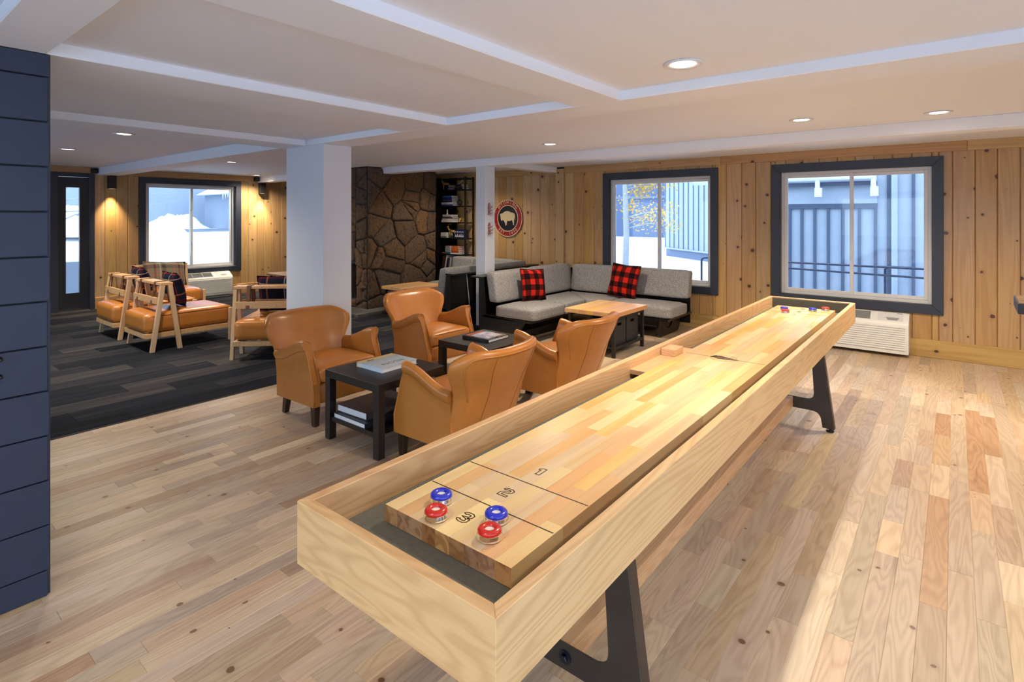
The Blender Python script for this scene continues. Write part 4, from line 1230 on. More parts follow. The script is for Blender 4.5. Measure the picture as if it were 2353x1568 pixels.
# ------------------------------------------------------------------ wall heater / cooler units (local: width along x, front -y, back at y=0)
def ptac(label, loc, rz):
    t = thing('air_conditioner', label, 'air conditioner', loc, rz, 'white wall units below the windows')
    W, H, D = 1.07, 0.40, 0.20
    body = MB().prism([(-D, 0.0), (0, 0.0), (0, H), (-0.06, H), (-D + 0.015, H - 0.075), (-D, H - 0.10)], 0, W, 'x').build('housing', m_plastic, t, bevel=0.008, seg=2, angle=40)
    for i in range(11):
        z = 0.045 + i * 0.0225
        MB().prism([(-D - 0.011, z), (-D + 0.002, z + 0.003), (-D + 0.002, z + 0.017), (-D - 0.011, z + 0.011)], 0.03, W - 0.03, 'x').build('louvre', m_plastic, t)
    # sloped top with the discharge grille and control door
    n = Vector((0, -0.075, 0.125)).normalized()
    def top(u, v, e): # u along x, v 0..1 from back to front on the sloping top
        y = -0.06 + v * (-D + 0.015 + 0.06); z = H + v * (-0.075)
        return (u, y - e * 0.47, z + e * 0.88)
    for a, b, nm, mat, nb in ((0.08, 0.74, 'grille', m_grille, 0),):
        MB().add([top(a, 0.05, 0.001), top(b, 0.05, 0.001), top(b, 0.92, 0.001), top(a, 0.92, 0.001)], [(0, 1, 2, 3)]).build(nm, mat, t)
    for i in range(8):
        v = 0.10 + i * 0.1
        MB().add([top(0.08, v, 0.0015), top(0.74, v, 0.0015), top(0.74, v + 0.045, 0.007), top(0.08, v + 0.045, 0.007)], [(0, 1, 2, 3)]).build('grille_slat', m_plastic, t)
    for u in (0.08, 0.245, 0.41, 0.575, 0.74):
        MB().add([top(u - 0.004, 0.05, 0.008), top(u + 0.004, 0.05, 0.008), top(u + 0.004, 0.92, 0.008), top(u - 0.004, 0.92, 0.008)], [(0, 1, 2, 3)]).build('grille_rib', m_plastic, t)
    MB().add([top(0.80, 0.1, 0.0015), top(1.02, 0.1, 0.0015), top(1.02, 0.9, 0.0015), top(0.80, 0.9, 0.0015)], [(0, 1, 2, 3)]).build('control_door', m_vinyl, t)
    MB().add([top(0.87, 0.55, 0.002), top(0.99, 0.55, 0.002), top(0.97, 0.85, 0.002), top(0.89, 0.85, 0.002)], [(0, 1, 2, 3)]).build('finger_recess', m_grille, t)
    bx('badge', (0.965, -0.072, 0.3935), (1.01, -0.066, 0.3965), m_bolt, t)
    return t
ptac('white through-wall air conditioner under the big window by the shuffleboard table', (-1.43, YW - 0.041, 0.034), 0)
a = ptac('white through-wall air conditioner under the lounge window', (XL + 0.034, 3.60, 0.045), pi / 2)
bx('sub_base', (0.05, -0.17, -0.044), (1.02, -0.002, -0.001), m_grille, a)

# ------------------------------------------------------------------ wall lights and sensors below the lounge beams
for i, (y, lab) in enumerate(((2.862, 'black box wall light between the narrow door and the lounge window'), (5.28, 'black box wall light right of the lounge window'))):
    t = thing('wall_light', lab, 'wall light', (XL + 0.02, y, 1.88), 0, 'black wall lights')
    bx('body', (0.03, -0.05, 0), (0.13, 0.05, 0.20), m_black, t, bevel=0.006)
    bx('lens', (0.05, -0.03, -0.0025), (0.11, 0.03, -0.0005), m_lens_dim, t)
    bx('bracket', (-0.003, -0.02, 0.07), (0.0298, 0.02, 0.13), m_black, t)
    ld = bpy.data.lights.new('lamp_light', 'SPOT'); ld.energy = 120.0; ld.spot_size = radians(76); ld.spot_blend = 1.0; ld.shadow_soft_size = 0.03; ld.color = (1.0, 0.72, 0.42)
    lo = bpy.data.objects.new('lamp_light', ld); COL.objects.link(lo); lo.parent = t; lo.location = (0.08, 0, -0.012); lo.rotation_euler = (0, radians(-6), 0)
for i, (y, lab) in enumerate(((2.645, 'small black box under the ceiling above the narrow door'), (5.19, 'small black box under the ceiling right of the lounge window'))):
    t = thing('ceiling_box', lab, 'box', (XL + 0.035, y, 2.112), 0, 'small black boxes at the ceiling')
    bx('case', (0, -0.045, 0.0), (0.08, 0.035, 0.07), m_black, t, bevel=0.004)
    MB().lathe([(0, 0), (0.018, 0), (0.018, 0.006), (0.012, 0.01), (0, 0.012)], n=14).xf(Matrix.Translation((0.08, -0.005, 0.035)) @ Matrix.Rotation(pi / 2, 4, 'Y')).build('eye', m_gasket, t)

# ------------------------------------------------------------------ navy wall pegs at the left edge
for z, lab in ((0.931, 'upper black peg on the navy board wall'), (0.868, 'lower black peg on the navy board wall')):
    t = thing('coat_peg', lab, 'peg', (-2.70, 0.404, z), 0, 'pegs on the navy wall')
    MB().lathe([(0, 0), (0.008, 0), (0.008, 0.003), (0.004, 0.005), (0.004, 0.02), (0.007, 0.024), (0.006, 0.029), (0, 0.03)], n=14).xf(Matrix.Rotation(pi / 2, 4, 'Y')).build('stem', m_black, t, smooth=True)

# ------------------------------------------------------------------ high table at the right edge
t = thing('high_table', 'dark live-edge high table top entering at the right edge', 'table', (0.60, 3.60, 0))
rr = random.Random(3)
pts = [(-0.372, -0.17)] + [(-0.30 + 0.1 * k, -0.175 + rr.uniform(-0.012, 0.012)) for k in range(8)] + [(0.45, -0.17), (0.45, 0.17)] + [(0.40 - 0.1 * k, 0.18 + rr.uniform(-0.012, 0.012)) for k in range(8)] + [(-0.365, 0.185)]
MB().prism(pts, 1.0, 1.046, 'z').build('edge', m_blackwood, t)
MB().prism([(p[0] * 0.985, p[1] * 0.96) for p in pts], 1.0465, 1.05, 'z').build('top', m_live, t)
MB().lathe([(0, 0.011), (0.03, 0.011), (0.03, 0.999), (0, 0.999)], n=16).build('pedestal', m_black, t)
MB().lathe([(0, 0.001), (0.22, 0.001), (0.22, 0.008), (0.2, 0.011), (0, 0.011)], n=32).build('base', m_black, t)

# ------------------------------------------------------------------ console table with bowl behind the column
t = thing('console_table', 'low wooden console on black legs behind the white column', 'console table', (-7.48, 4.38, 0.004))
cp = [(-0.49, -0.25), (-0.3, -0.262), (-0.1, -0.25), (0.15, -0.258), (0.49, -0.25), (0.49, 0.25), (-0.49, 0.24)]
MB().prism(cp, 0.57, 0.60, 'z').build('top', m_console, t, bevel=0.004, seg=1)
for x in (-0.44, 0.44):
    for y in (-0.2, 0.2):
        bx('leg', (x - 0.014, y - 0.014, 0.0), (x + 0.014, y + 0.014, 0.569), m_black, t)
bx('shelf', (-0.42, -0.18, 0.40), (0.42, 0.18, 0.42), m_blackwood, t)
bw = thing('bowl', 'dark wooden bowl of pine cones on the console', 'bowl', (-7.27, 4.36, 0.605))
MB().lathe([(0.0, 0.0), (0.08, 0.0), (0.16, 0.04), (0.225, 0.105), (0.235, 0.108), (0.225, 0.112), (0.15, 0.055), (0.07, 0.02), (0.0, 0.018)], n=28).build('shell', plain('old_bronze', S(106, 84, 66), 0.45, 0.4, noise=0.2), bw, smooth=True)
m_cone = plain('pine_cone', S(82, 56, 38), 0.8, noise=0.3, nscale=60)
pr = random.Random(5)
for k, lab in enumerate(('pine cone on the left of the bowl', 'pine cone heaped highest in the bowl', 'pine cone on the right of the bowl', 'pine cone at the back of the bowl')):
    c = [(-0.11, -0.02, 0.045), (-0.005, -0.03, 0.115), (0.105, 0.0, 0.045), (0.0, 0.115, 0.05)][k]
    m = MB()
    for j in range(7):
        rad = [0.02, 0.038, 0.046, 0.046, 0.04, 0.03, 0.016][j]
        for i in range(9):
            w = 2 * pi * (i + 0.5 * (j % 2)) / 9
            z = j * 0.014
            m.add([(rad * 0.4 * cos(w - 0.3), rad * 0.4 * sin(w - 0.3), z), (rad * 0.4 * cos(w + 0.3), rad * 0.4 * sin(w + 0.3), z), (rad * cos(w + 0.22), rad * sin(w + 0.22), z + 0.012), (rad * cos(w - 0.22), rad * sin(w - 0.22), z + 0.012), (0, 0, z + 0.02)], [(0, 1, 2, 3), (3, 2, 4), (0, 3, 4), (1, 0, 4), (2, 1, 4)])
    o = m.build('pine_cone', m_cone); o.location = (-7.27 + c[0], 4.36 + c[1], 0.605 + c[2]); o.rotation_euler = (pr.uniform(-.5, .5), pr.uniform(-.5, .5), 0)
    tag(o, lab, 'pine cone', 'pine cones in the bowl')

# ------------------------------------------------------------------ round Wyoming sign on the back wall
SX, SZ, SR = -5.755, 1.41, 0.305
t = thing('round_sign', 'round maroon WYOMING EST. 1890 sign with a pale bison', 'sign', (SX, YW - 0.018, SZ))
RX = Matrix.Rotation(pi / 2, 4, 'X')
def disc(r0, r1, y0, y1, nm, mat, par):
    return MB().lathe([(r0, 0), (r1, 0), (r1, y1 - y0), (r0, y1 - y0), (r0, 0)] if r0 > 0 else [(0, 0), (r1, 0), (r1, y1 - y0), (0, y1 - y0)], n=56).xf(Matrix.Translation((0, -y0, 0)) @ RX).build(nm, mat, par, angle=40)
disc(0, SR, 0.0, 0.02, 'board', m_signred, t)
disc(SR - 0.012, SR, 0.0202, 0.025, 'outer_rim', m_signcream, t)
disc(0, SR * 0.68, 0.0202, 0.022, 'centre', m_signblack, t)
disc(SR * 0.68, SR * 0.72, 0.0202, 0.025, 'inner_rim', m_signcream, t)
def ring_text(txt, a_mid, rad, step, size, flip=False):
    n = len(txt)
    for i, ch in enumerate(txt):
        if ch == ' ': continue
        if not flip: a = a_mid - (i - (n - 1) / 2) * step; rot = a - pi / 2
        else: a = a_mid + (i - (n - 1) / 2) * step; rot = a + pi / 2
        M = Matrix.Translation((rad * cos(a), -0.0225, rad * sin(a))) @ RX @ Matrix.Rotation(rot, 4, 'Z')
        text_obj('letter', ch, size, m_signcream, t, M, 0.002, 0.0)
ring_text('WYOMING', pi / 2, SR * 0.845, 0.255, 0.072)
ring_text('EST. 1890', -pi / 2, SR * 0.845, 0.19, 0.066, True)
bi = [(-0.135, 0.035), (-0.145, 0.055), (-0.13, 0.068), (-0.10, 0.072), (-0.06, 0.095), (-0.02, 0.108), (0.02, 0.106), (0.06, 0.088), (0.10, 0.082), (0.125, 0.072), (0.14, 0.045), (0.145, -0.02), (0.138, -0.022), (0.13, 0.02),
      (0.122, -0.01), (0.125, -0.05), (0.118, -0.085), (0.126, -0.10), (0.105, -0.10), (0.098, -0.06), (0.085, -0.03), (0.07, -0.025), (0.05, -0.04), (0.02, -0.04), (-0.005, -0.038), (-0.012, -0.07), (-0.025, -0.105), (-0.04, -0.105),
      (-0.045, -0.075), (-0.06, -0.05), (-0.075, -0.03), (-0.095, -0.028), (-0.105, -0.04), (-0.118, -0.035), (-0.13, -0.01)]
MB().prism([(p[0] * 1.12, p[1] * 1.12) for p in bi], -0.0275, -0.0222, 'y').build('bison', m_bison, t)

# ------------------------------------------------------------------ twig ornaments on the slim post
def ornament(label, loc, rz, seed):
    t = thing('wire_ornament', label, 'ornament', loc, rz, 'red wire ornaments on the post')
    r = random.Random(seed)
    w = MB()
    w.tube([(0.006, 0.0, -0.06), (0.006, 0.0, 0.07), (0.006, 0.018, 0.09), (0.006, 0.03, 0.075), (0.006, 0.03, -0.06)], 0.0045, 6)
    w.build('frame', m_redwire, t, smooth=True)
    for z in (-0.06, -0.02, 0.02): MB().tube([(0.006, -0.01, z), (0.03, 0.015, z + 0.005), (0.05, 0.035, z + 0.02)], 0.004, 5).build('bar', m_redwire, t)
    s = MB()
    for k in range(26):
        a = Vector((0.008, r.uniform(-0.01, 0.04), r.uniform(-0.07, 0.07)))
        d = Vector((r.uniform(0.02, 0.10), r.uniform(-0.06, 0.06), r.uniform(-0.05, 0.05)))
        s.tube([a, a + d * 0.6, a + d + Vector((0, 0, r.uniform(-0.02, 0.02)))], [0.0022, 0.0018, 0.0008], 4)
    s.build('twigs', m_twig, t)
    return t
ornament('red wire and twig ornament, upper one on the lit face of the post', (-4.778, 5.47, 1.53), 0, 1)
ornament('red wire and twig ornament, lower one on the lit face of the post', (-4.778, 5.47, 1.27), 0, 2)
ornament('red wire and twig ornament, upper one on the far face of the post', (-4.952, 5.56, 1.50), pi, 3)
ornament('red wire and twig ornament, lower one on the far face of the post', (-4.952, 5.56, 1.24), pi, 4)
# thin steel rod leaning by the post
rd = MB().tube([(0, 0, 0.006), (-0.045, -0.05, 0.68)], 0.0055, 8).build('leaning_rod', m_pipe)
rd.location = (-4.985, 5.375, 0.004); tag(rd, 'thin bright steel rod leaning beside the slim white post', 'rod')

# ------------------------------------------------------------------ bookcase with books and figurines
BX0, BX1, BY0, BY1 = -7.20, -6.505, 6.86, 7.08
t = thing('bookcase', 'tall open black steel bookcase between the stone chimney and the pine wall', 'bookcase', ((BX0 + BX1) / 2, (BY0 + BY1) / 2, 0.004))
w, d = (BX1 - BX0) / 2, (BY1 - BY0) / 2
for x in (-w + 0.012, w - 0.012):
    for y in (-d + 0.012, d - 0.012):
        bx('upright', (x - 0.012, y - 0.012, 0), (x + 0.012, y + 0.012, 2.12), m_black, t)
bx('side_panel', (-w - 0.004, -d, 0.0), (-w - 0.0005, d, 2.12), m_blackwood, t)
bx('back_panel', (-w + 0.025, d - 0.02, 0.0), (-0.06, d - 0.012, 2.12), m_blackwood, t)
SH = [0.22, 0.50, 0.78, 1.06, 1.335, 1.62, 1.905]
for z in SH + [2.095]:
    bx('shelf', (-w + 0.025, -d + 0.001, z - 0.02), (w - 0.025, d - 0.025, z), m_blackwood, t)
zof = 0.004
C = {k: plain('cover_' + k, c, 0.45) for k, c in dict(blue=S(42, 74, 140), sky=S(76, 126, 176), navy=S(30, 38, 84), white=S(222, 214, 210), grey=S(150, 152, 156), orange=S(214, 112, 44), rust=S(180, 74, 32), teal=S(52, 106, 116), green=S(122, 132, 104), brown=S(74, 52, 40), black=S(34, 32, 36), pink=S(176, 140, 150), plum=S(88, 74, 108)).items()}
def flat(x, z, L_, D_, H_, col, lab, y=6.86):
    tt = book('book', lab, (x, y + D_ / 2 - 0.03, z + 0.0008), 0, L_, D_, H_, C[col], 'books on the bookcase')
    # turn so that the spine faces the room
    tt.rotation_euler = (0, 0, pi / 2)
    return tt
def stack(x, shelf, items, where):
    z = SH[shelf] + zof
    nm = ['bottom', 'second from the bottom', 'third from the bottom', 'fourth from the bottom', 'fifth from the bottom', 'sixth from the bottom', 'seventh from the bottom', 'eighth from the bottom']
    for i, (L_, h, col) in enumerate(items):
        pos = nm[i] if i < len(items) - 1 else ('topmost' if len(items) > 1 else 'single')
        b_ = flat(x, z, 0.17, L_, h, col, '%s book, %s of the stack %s' % (col if col != 'sky' else 'light blue', pos, where))
        b_.location = (x, 6.86 + 0.09, z + 0.0008)
        z += h + 0.001
    return z
stack(-6.955, 5, [(0.29, 0.026, 'blue'), (0.28, 0.036, 'white'), (0.25, 0.022, 'navy'), (0.245, 0.02, 'plum'), (0.24, 0.022, 'navy'), (0.235, 0.02, 'blue'), (0.22, 0.028, 'sky')], 'on the blue shelf')
z3 = stack(-6.955, 4, [(0.28, 0.038, 'white'), (0.24, 0.026, 'white'), (0.265, 0.02, 'black'), (0.21, 0.02, 'pink'), (0.22, 0.024, 'white')], 'on the pale shelf')
stack(-6.86, 6, [(0.13, 0.022, 'grey'), (0.13, 0.02, 'plum'), (0.12, 0.03, 'green')], 'beside the gold wolf')
stack(-6.68, 6, [(0.2, 0.03, 'black'), (0.19, 0.022, 'brown'), (0.15, 0.03, 'black')], 'on the right of the top shelf')
stack(-7.04, 3, [(0.14, 0.03, 'green'), (0.14, 0.03, 'white'), (0.13, 0.03, 'white')], 'beside the gold ibex')
stack(-6.94, 2, [(0.13, 0.03, 'teal'), (0.12, 0.04, 'grey'), (0.12, 0.035, 'grey'), (0.11, 0.03, 'pink')], 'of grey books on the orange shelf')
stack(-6.765, 2, [(0.2, 0.025, 'white'), (0.17, 0.028, 'rust'), (0.17, 0.03, 'orange'), (0.17, 0.028, 'orange'), (0.14, 0.026, 'orange')], 'of orange books')
vx = -7.09
for i, (th, h, col, lean) in enumerate(((0.055, 0.24, 'brown', 0.10), (0.03, 0.26, 'white', 0.22), (0.035, 0.20, 'black', 0.20), (0.03, 0.19, 'plum', 0.16), (0.022, 0.22, 'white', 0.14), (0.022, 0.22, 'green', 0.14), (0.03, 0.21, 'pink', 0.13), (0.026, 0.20, 'plum', 0.12))):
    tt = thing('book', '%s upright book, number %s from the left, bottom shelf' % (col, ['one', 'two', 'three', 'four', 'five', 'six', 'seven', 'eight'][i]), 'book', (vx, 6.872, SH[1] + zof + 0.002 + th * sin(lean)), 0, 'books on the bookcase')
    tt.rotation_euler = (0, lean, 0)
    cm = MB(); cm.box((0, 0, 0), (0.003, 0.17, h)); cm.box((th - 0.003, 0, 0), (th, 0.17, h)); cm.box((0.003, 0, 0), (th - 0.003, 0.003, h))
    cm.build('cover', C[col], tt)
    bx('pages', (0.0031, 0.0031, 0.004), (th - 0.0031, 0.165, h - 0.004), m_paper, tt)
    vx += th + 0.008
# figurines
def animal(label, loc, rz, horn, sc=1.0):
    m = MB()
    m.tube([(-0.06, 0, 0.105), (-0.03, 0, 0.115), (0.02, 0, 0.118), (0.05, 0, 0.128)], [0.02, 0.029, 0.031, 0.022], 10)
    m.tube([(0.045, 0, 0.122), (0.07, 0, 0.155), (0.082, 0, 0.185)], [0.022, 0.016, 0.012], 8)
    m.tube([(0.07, 0, 0.19), (0.09, 0, 0.196), (0.118, 0, 0.182)], [0.013, 0.015, 0.007], 8)
    for x, y in ((0.045, 0.014), (0.04, -0.014), (-0.05, 0.014), (-0.055, -0.014)):
        bk = -0.006 if x < 0 else 0.0
        m.tube([(x, y, 0.11), (x + bk, y, 0.055), (x, y, 0.004)], [0.012, 0.0065, 0.0055], 6)
    m.tube([(-0.062, 0, 0.118), (-0.078, 0, 0.10), (-0.082, 0, 0.07)], [0.007, 0.006, 0.003], 5)
    for s in (-1, 1):
        if horn: m.tube([(0.08, s * 0.006, 0.20), (0.07, s * 0.012, 0.235), (0.04, s * 0.016, 0.245), (0.022, s * 0.018, 0.225)], [0.006, 0.005, 0.004, 0.002], 5)
        else: m.tube([(0.08, s * 0.008, 0.198), (0.074, s * 0.011, 0.222)], [0.006, 0.001], 5)
    m.xf(Matrix.Scale(sc, 4))
    o = m.build('figurine', m_gold, None, smooth=True); o.location = loc; o.rotation_euler = (0, 0, rz)
    return tag(o, label, 'figurine', 'gold figurines on the bookcase')
animal('gold wolf figurine on the top shelf of the bookcase', (-7.04, 6.925, SH[6] + zof), radians(215), False, 0.95)
animal('gold ibex figurine with curled horns on the bookcase', (-6.87, 6.915, SH[3] + zof), radians(200), True, 1.0)
sk = MB().ball((0, 0, 0.045), (0.032, 0.036, 0.036)).box((-0.014, -0.032, 0.0), (0.014, -0.002, 0.028)).build('figurine', m_gold, None, smooth=True); sk.location = (-6.69, 6.925, SH[4] + zof); tag(sk, 'small gold skull figurine beside the pale books', 'figurine', 'gold figurines on the bookcase')
pf = MB().lathe([(0, 0), (0.018, 0), (0.012, 0.015), (0.007, 0.04), (0.012, 0.055), (0.007, 0.07), (0.013, 0.085), (0.0, 0.098)], n=14).build('figurine', m_puckwhite, None, smooth=True); pf.location = (-7.01, 6.93, z3 + 0.0015); tag(pf, 'small white figurine standing on the pale book stack', 'figurine')
tin = thing('picture_box', 'navy box printed with white peaks on the bookcase', 'box', (-6.70, 6.965, SH[3] + zof))
bx('case', (-0.115, -0.05, 0), (0.115, 0.05, 0.15), C['navy'], tin, bevel=0.004)
pm = MB()
for k in range(5):
    x = -0.09 + k * 0.043
    pm.add([(x - 0.022, -0.0506, 0.02), (x + 0.022, -0.0506, 0.02), (x + 0.004, -0.0506, 0.07 + 0.015 * (k % 2))], [(0, 1, 2)])
    pm.add([(x - 0.016, -0.0506, 0.10), (x + 0.016, -0.0506, 0.098), (x + 0.01, -0.0506, 0.115), (x - 0.01, -0.0506, 0.12)], [(0, 1, 2, 3)])
pm.build('print', C['white'], tin)
gl = MB().ball((0, 0, 0.06), 0.05, 14, 10).lathe([(0, 0), (0.03, 0), (0.012, 0.012), (0, 0.012)], n=14).build('globe', m_gasket, None, smooth=True); gl.location = (-6.70, 6.925, SH[5] + zof); tag(gl, 'small dark globe beside the blue book stack', 'globe')
rc = MB()
rc.tube([(0.025 * cos(2 * pi * k / 14), 0, 0.03 + 0.025 * sin(2 * pi * k / 14)) for k in range(14)], 0.005, 6, True)
o = rc.build('ring_ornament', m_grille, None, smooth=True); o.location = (-6.60, 6.915, SH[2] + zof); tag(o, 'small grey ring ornament right of the orange books', 'ornament')
rc = MB().ball((0, 0, 0.012), (0.03, 0.02, 0.012)).ball((0.03, 0, 0.008), (0.018, 0.014, 0.008)); o = rc.build('trinket', C['rust'], None, smooth=True); o.location = (-7.08, 6.90, SH[2] + zof); tag(o, 'small reddish trinket left of the grey books', 'trinket')
br = MB().tube([(0, 0, 0.006), (0.05, 0, 0.03), (0.09, 0, 0.06), (0.10, 0, 0.09)], [0.005, 0.006, 0.005, 0.003], 6); o = br.build('branch_ornament', C['white'], None, smooth=True); o.location = (-6.74, 6.925, SH[6] + zof + 0.086); tag(o, 'small pale branch ornament lying on the top shelf books', 'ornament')
# ------------------------------------------------------------------ stone chimney
def clip(poly, a, b, c):
    out = []
    for i in range(len(poly)):
        p, q = poly[i], poly[(i + 1) % len(poly)]
        dp, dq = a * p[0] + b * p[1] - c, a * q[0] + b * q[1] - c
        if dp <= 0: out.append(p)
        if (dp < 0) != (dq < 0) and abs(dp - dq) > 1e-12:
            t = dp / (dp - dq); out.append((p[0] + (q[0] - p[0]) * t, p[1] + (q[1] - p[1]) * t))
    return out
def voronoi(w, h, n, seed, stretch=1.25):
    r = random.Random(seed); pts = []
    tries = 0
    dmin = math.sqrt(w * h / n) * 0.62
    while len(pts) < n and tries < 20000:
        tries += 1
        p = (r.uniform(0, w), r.uniform(0, h)); dm = dmin * r.choice([0.4, 0.6, 1.0, 1.25])
        if all(math.hypot((p[0] - q[0]) * stretch, (p[1] - q[1]) / stretch * 1.1) > dm for q in pts): pts.append(p)
    cells = []
    for i, p in enumerate(pts):
        poly = [(0, 0), (w, 0), (w, h), (0, h)]
        for j, q in enumerate(pts):
            if i == j: continue
            a, b = q[0] - p[0], q[1] - p[1]
            c = (q[0] ** 2 + q[1] ** 2 - p[0] ** 2 - p[1] ** 2) / 2
            poly = clip(poly, a, b, c)
            if len(poly) < 3: break
        if len(poly) >= 3: cells.append(poly)
    return cells
fire = thing('fireplace', 'dark rough stone fireplace chimney with slate hearth', 'fireplace', (-7.7, 5.9, 0.0))
FX0, FX1, FY0, FY1 = -8.55, -6.93, 5.16, 6.56
FC = Vector((-7.7, 5.9, 0))
ob0, ob1, oz0, oz1 = -8.35, -7.185, 0.165, 0.745      # firebox opening in the face towards the camera
core = MB()
core.box((FX0 - FC.x, FY0 + 0.5 - FC.y, 0), (FX1 - FC.x, FY1 - FC.y, ZC - 0.001))
core.box((FX0 - FC.x, FY0 - FC.y, 0), (ob0 - FC.x, FY0 + 0.5 - FC.y, ZC - 0.001)); core.box((ob1 - FC.x, FY0 - FC.y, 0), (FX1 - FC.x, FY0 + 0.5 - FC.y, ZC - 0.001))
core.box((ob0 - FC.x, FY0 - FC.y, 0), (ob1 - FC.x, FY0 + 0.5 - FC.y, oz0)); core.box((ob0 - FC.x, FY0 - FC.y, oz1), (ob1 - FC.x, FY0 + 0.5 - FC.y, ZC - 0.001))
core.build('mortar', m_mortar, fire)
sr = random.Random(21)
def stone(poly, place, gap=0.011):
    n = len(poly)
    c = (sum(p[0] for p in poly) / n, sum(p[1] for p in poly) / n)
    size = math.sqrt(max(1e-6, sum(abs(poly[i][0] * poly[(i + 1) % n][1] - poly[(i + 1) % n][0] * poly[i][1]) for i in range(n)) / 2))
    # refine outline
    out = []
    for i in range(n):
        p, q = poly[i], poly[(i + 1) % n]
        L_ = math.hypot(q[0] - p[0], q[1] - p[1]); k = max(1, int(L_ / 0.075))
        for s in range(k): out.append((p[0] + (q[0] - p[0]) * s / k, p[1] + (q[1] - p[1]) * s / k))
    if len(out) < 3: return
    th = sr.uniform(0.03, 0.065)
    def shrink(d, jit, z):
        r_ = []
        for p in out:
            dx, dy = c[0] - p[0], c[1] - p[1]; L_ = math.hypot(dx, dy) or 1
            k = min(d + sr.uniform(-jit, jit), L_ * 0.6)
            r_.append((p[0] + dx / L_ * k, p[1] + dy / L_ * k, z + sr.uniform(-1, 1) * jit * 0.9))
        return r_
    rings = [shrink(gap, 0.002, 0.0), shrink(gap, 0.004, th * 0.55), shrink(gap + 0.012, 0.005, th * 0.9), shrink(gap + 0.035, 0.007, th), shrink(gap + 0.09, 0.01, th + 0.004)]
    m = MB(); vs = [p for r_ in rings for p in r_]; N = len(out); fs = []
    for i in range(len(rings) - 1):
        for k in range(N): fs.append((i * N + k, i * N + (k + 1) % N, (i + 1) * N + (k + 1) % N, (i + 1) * N + k))
    vs.append((c[0], c[1], th + sr.uniform(-0.006, 0.012)))
    for k in range(N): fs.append(((len(rings) - 1) * N + k, (len(rings) - 1) * N + (k + 1) % N, len(vs) - 1))
    m.add([place(*p) for p in vs], fs)
    m.build('stone', m_stone, fire, angle=70)
# side face towards the room (+x)
for poly in voronoi(FY1 - FY0, ZC - 0.005, 34, 5, 1.15):
    stone(poly, lambda u, v, e: (FX1 - FC.x + e - 0.012, FY0 + u - FC.y, v))
# face with the firebox (-y)
def front_cells():
    res = []
    for (a, b, z0, z1, n, sd_) in ((FX0, ob0, 0, ZC - 0.005, 10, 2), (ob1, FX1, 0, ZC - 0.005, 16, 9), (ob0, ob1, oz1, ZC - 0.005, 18, 4), (ob0, ob1, 0.04, oz0, 5, 6)):
        for poly in voronoi(b - a, z1 - z0, n, sd_): res.append([(p[0] + a, p[1] + z0) for p in poly])
    return res
for poly in front_cells():
    stone(poly, lambda u, v, e: (u - FC.x, FY0 - e + 0.012 - FC.y, v))
bx('lintel', (ob0 - FC.x, FY0 - 0.02 - FC.y, oz1 - 0.03), (ob1 - FC.x, FY0 + 0.05 - FC.y, oz1), m_black, fire)
fb = MB(); fb.box((ob0 - FC.x, FY0 + 0.46 - FC.y, oz0), (ob1 - FC.x, FY0 + 0.499 - FC.y, oz1)); fb.build('firebox', m_blackwood, fire)
sc_ = MB()
for k in range(60):
    x = ob0 + 0.01 + (ob1 - ob0 - 0.02) * k / 59 - FC.x
    sc_.tube([(x, FY0 + 0.05 + 0.008 * (k % 2) - FC.y, oz0 + 0.005), (x, FY0 + 0.05 + 0.008 * (k % 2) - FC.y, oz1 - 0.032)], 0.005, 5)
tag(sc_.build('mesh_screen', m_rawsteel, fire), kind='stuff')
bx('hearth_slab', (-8.6 - FC.x, 4.75 - FC.y, 0.004), (-6.60 - FC.x, 5.12 - FC.y, 0.05), m_slate, fire, bevel=0.004, seg=1)
bx('hearth_slab', (-6.868 - FC.x, 5.122 - FC.y, 0.004), (-6.60 - FC.x, 5.60 - FC.y, 0.05), m_slate, fire, bevel=0.004, seg=1)

# ------------------------------------------------------------------ outdoors
GZ = -0.2
gr = random.Random(9)
def hill(name, label, cx, cy, rx, ry, h, seed, rot=0.0, n=36, lumpy=0.25):
    r = random.Random(seed); ph = [r.uniform(0, 6.28) for _ in range(8)]
    m = MB(); vs, fs = [(0, 0, h)], []
    M = 14
    for j in range(1, M + 1):
        t = j / M
        for k in range(n):
            a = 2 * pi * k / n
            e = 1 + 0.12 * sin(3 * a + ph[0]) + 0.07 * sin(7 * a + ph[1])
            z = h * (cos(t * pi / 2) ** 1.15) * (1 + lumpy * (sin(5 * a + 6 * t + ph[2]) * 0.3 + sin(11 * a + 9 * t + ph[3]) * 0.2 + sin(17 * a - 13 * t + ph[4]) * 0.12) * sin(t * pi))
            vs.append((rx * t * e * cos(a), ry * t * e * sin(a), max(z, 0) if j < M else -0.03))
    for k in range(n): fs.append((0, 1 + k, 1 + (k + 1) % n))
    for j in range(M - 1):
        for k in range(n): fs.append((1 + j * n + k, 1 + (j + 1) * n + k, 1 + (j + 1) * n + (k + 1) % n, 1 + j * n + (k + 1) % n))
    o = m.add(vs, fs).build(name, m_snow, None, smooth=True); o.location = (cx, cy, GZ); o.rotation_euler = (0, 0, rot)
    return tag(o, label, 'snow pile', 'snow piles outside')
sg_ = MB()
for lo, hi in (((-22.0, -20, GZ - 0.3), (XL - 0.2, 60, GZ)), ((XL - 0.2, YW + 0.2, GZ - 0.3), (40, 60, GZ)), ((XL - 0.2, -40, GZ - 0.3), (40, YF - 0.4, GZ)), ((XR + 0.4, YF - 0.4, GZ - 0.3), (40, YW + 0.2, GZ))): sg_.box(lo, hi)
tag(sg_.build('snow_ground', m_snow), 'snow covered ground outside the windows', 'snow', kind='stuff')
TZ_ = 0.7
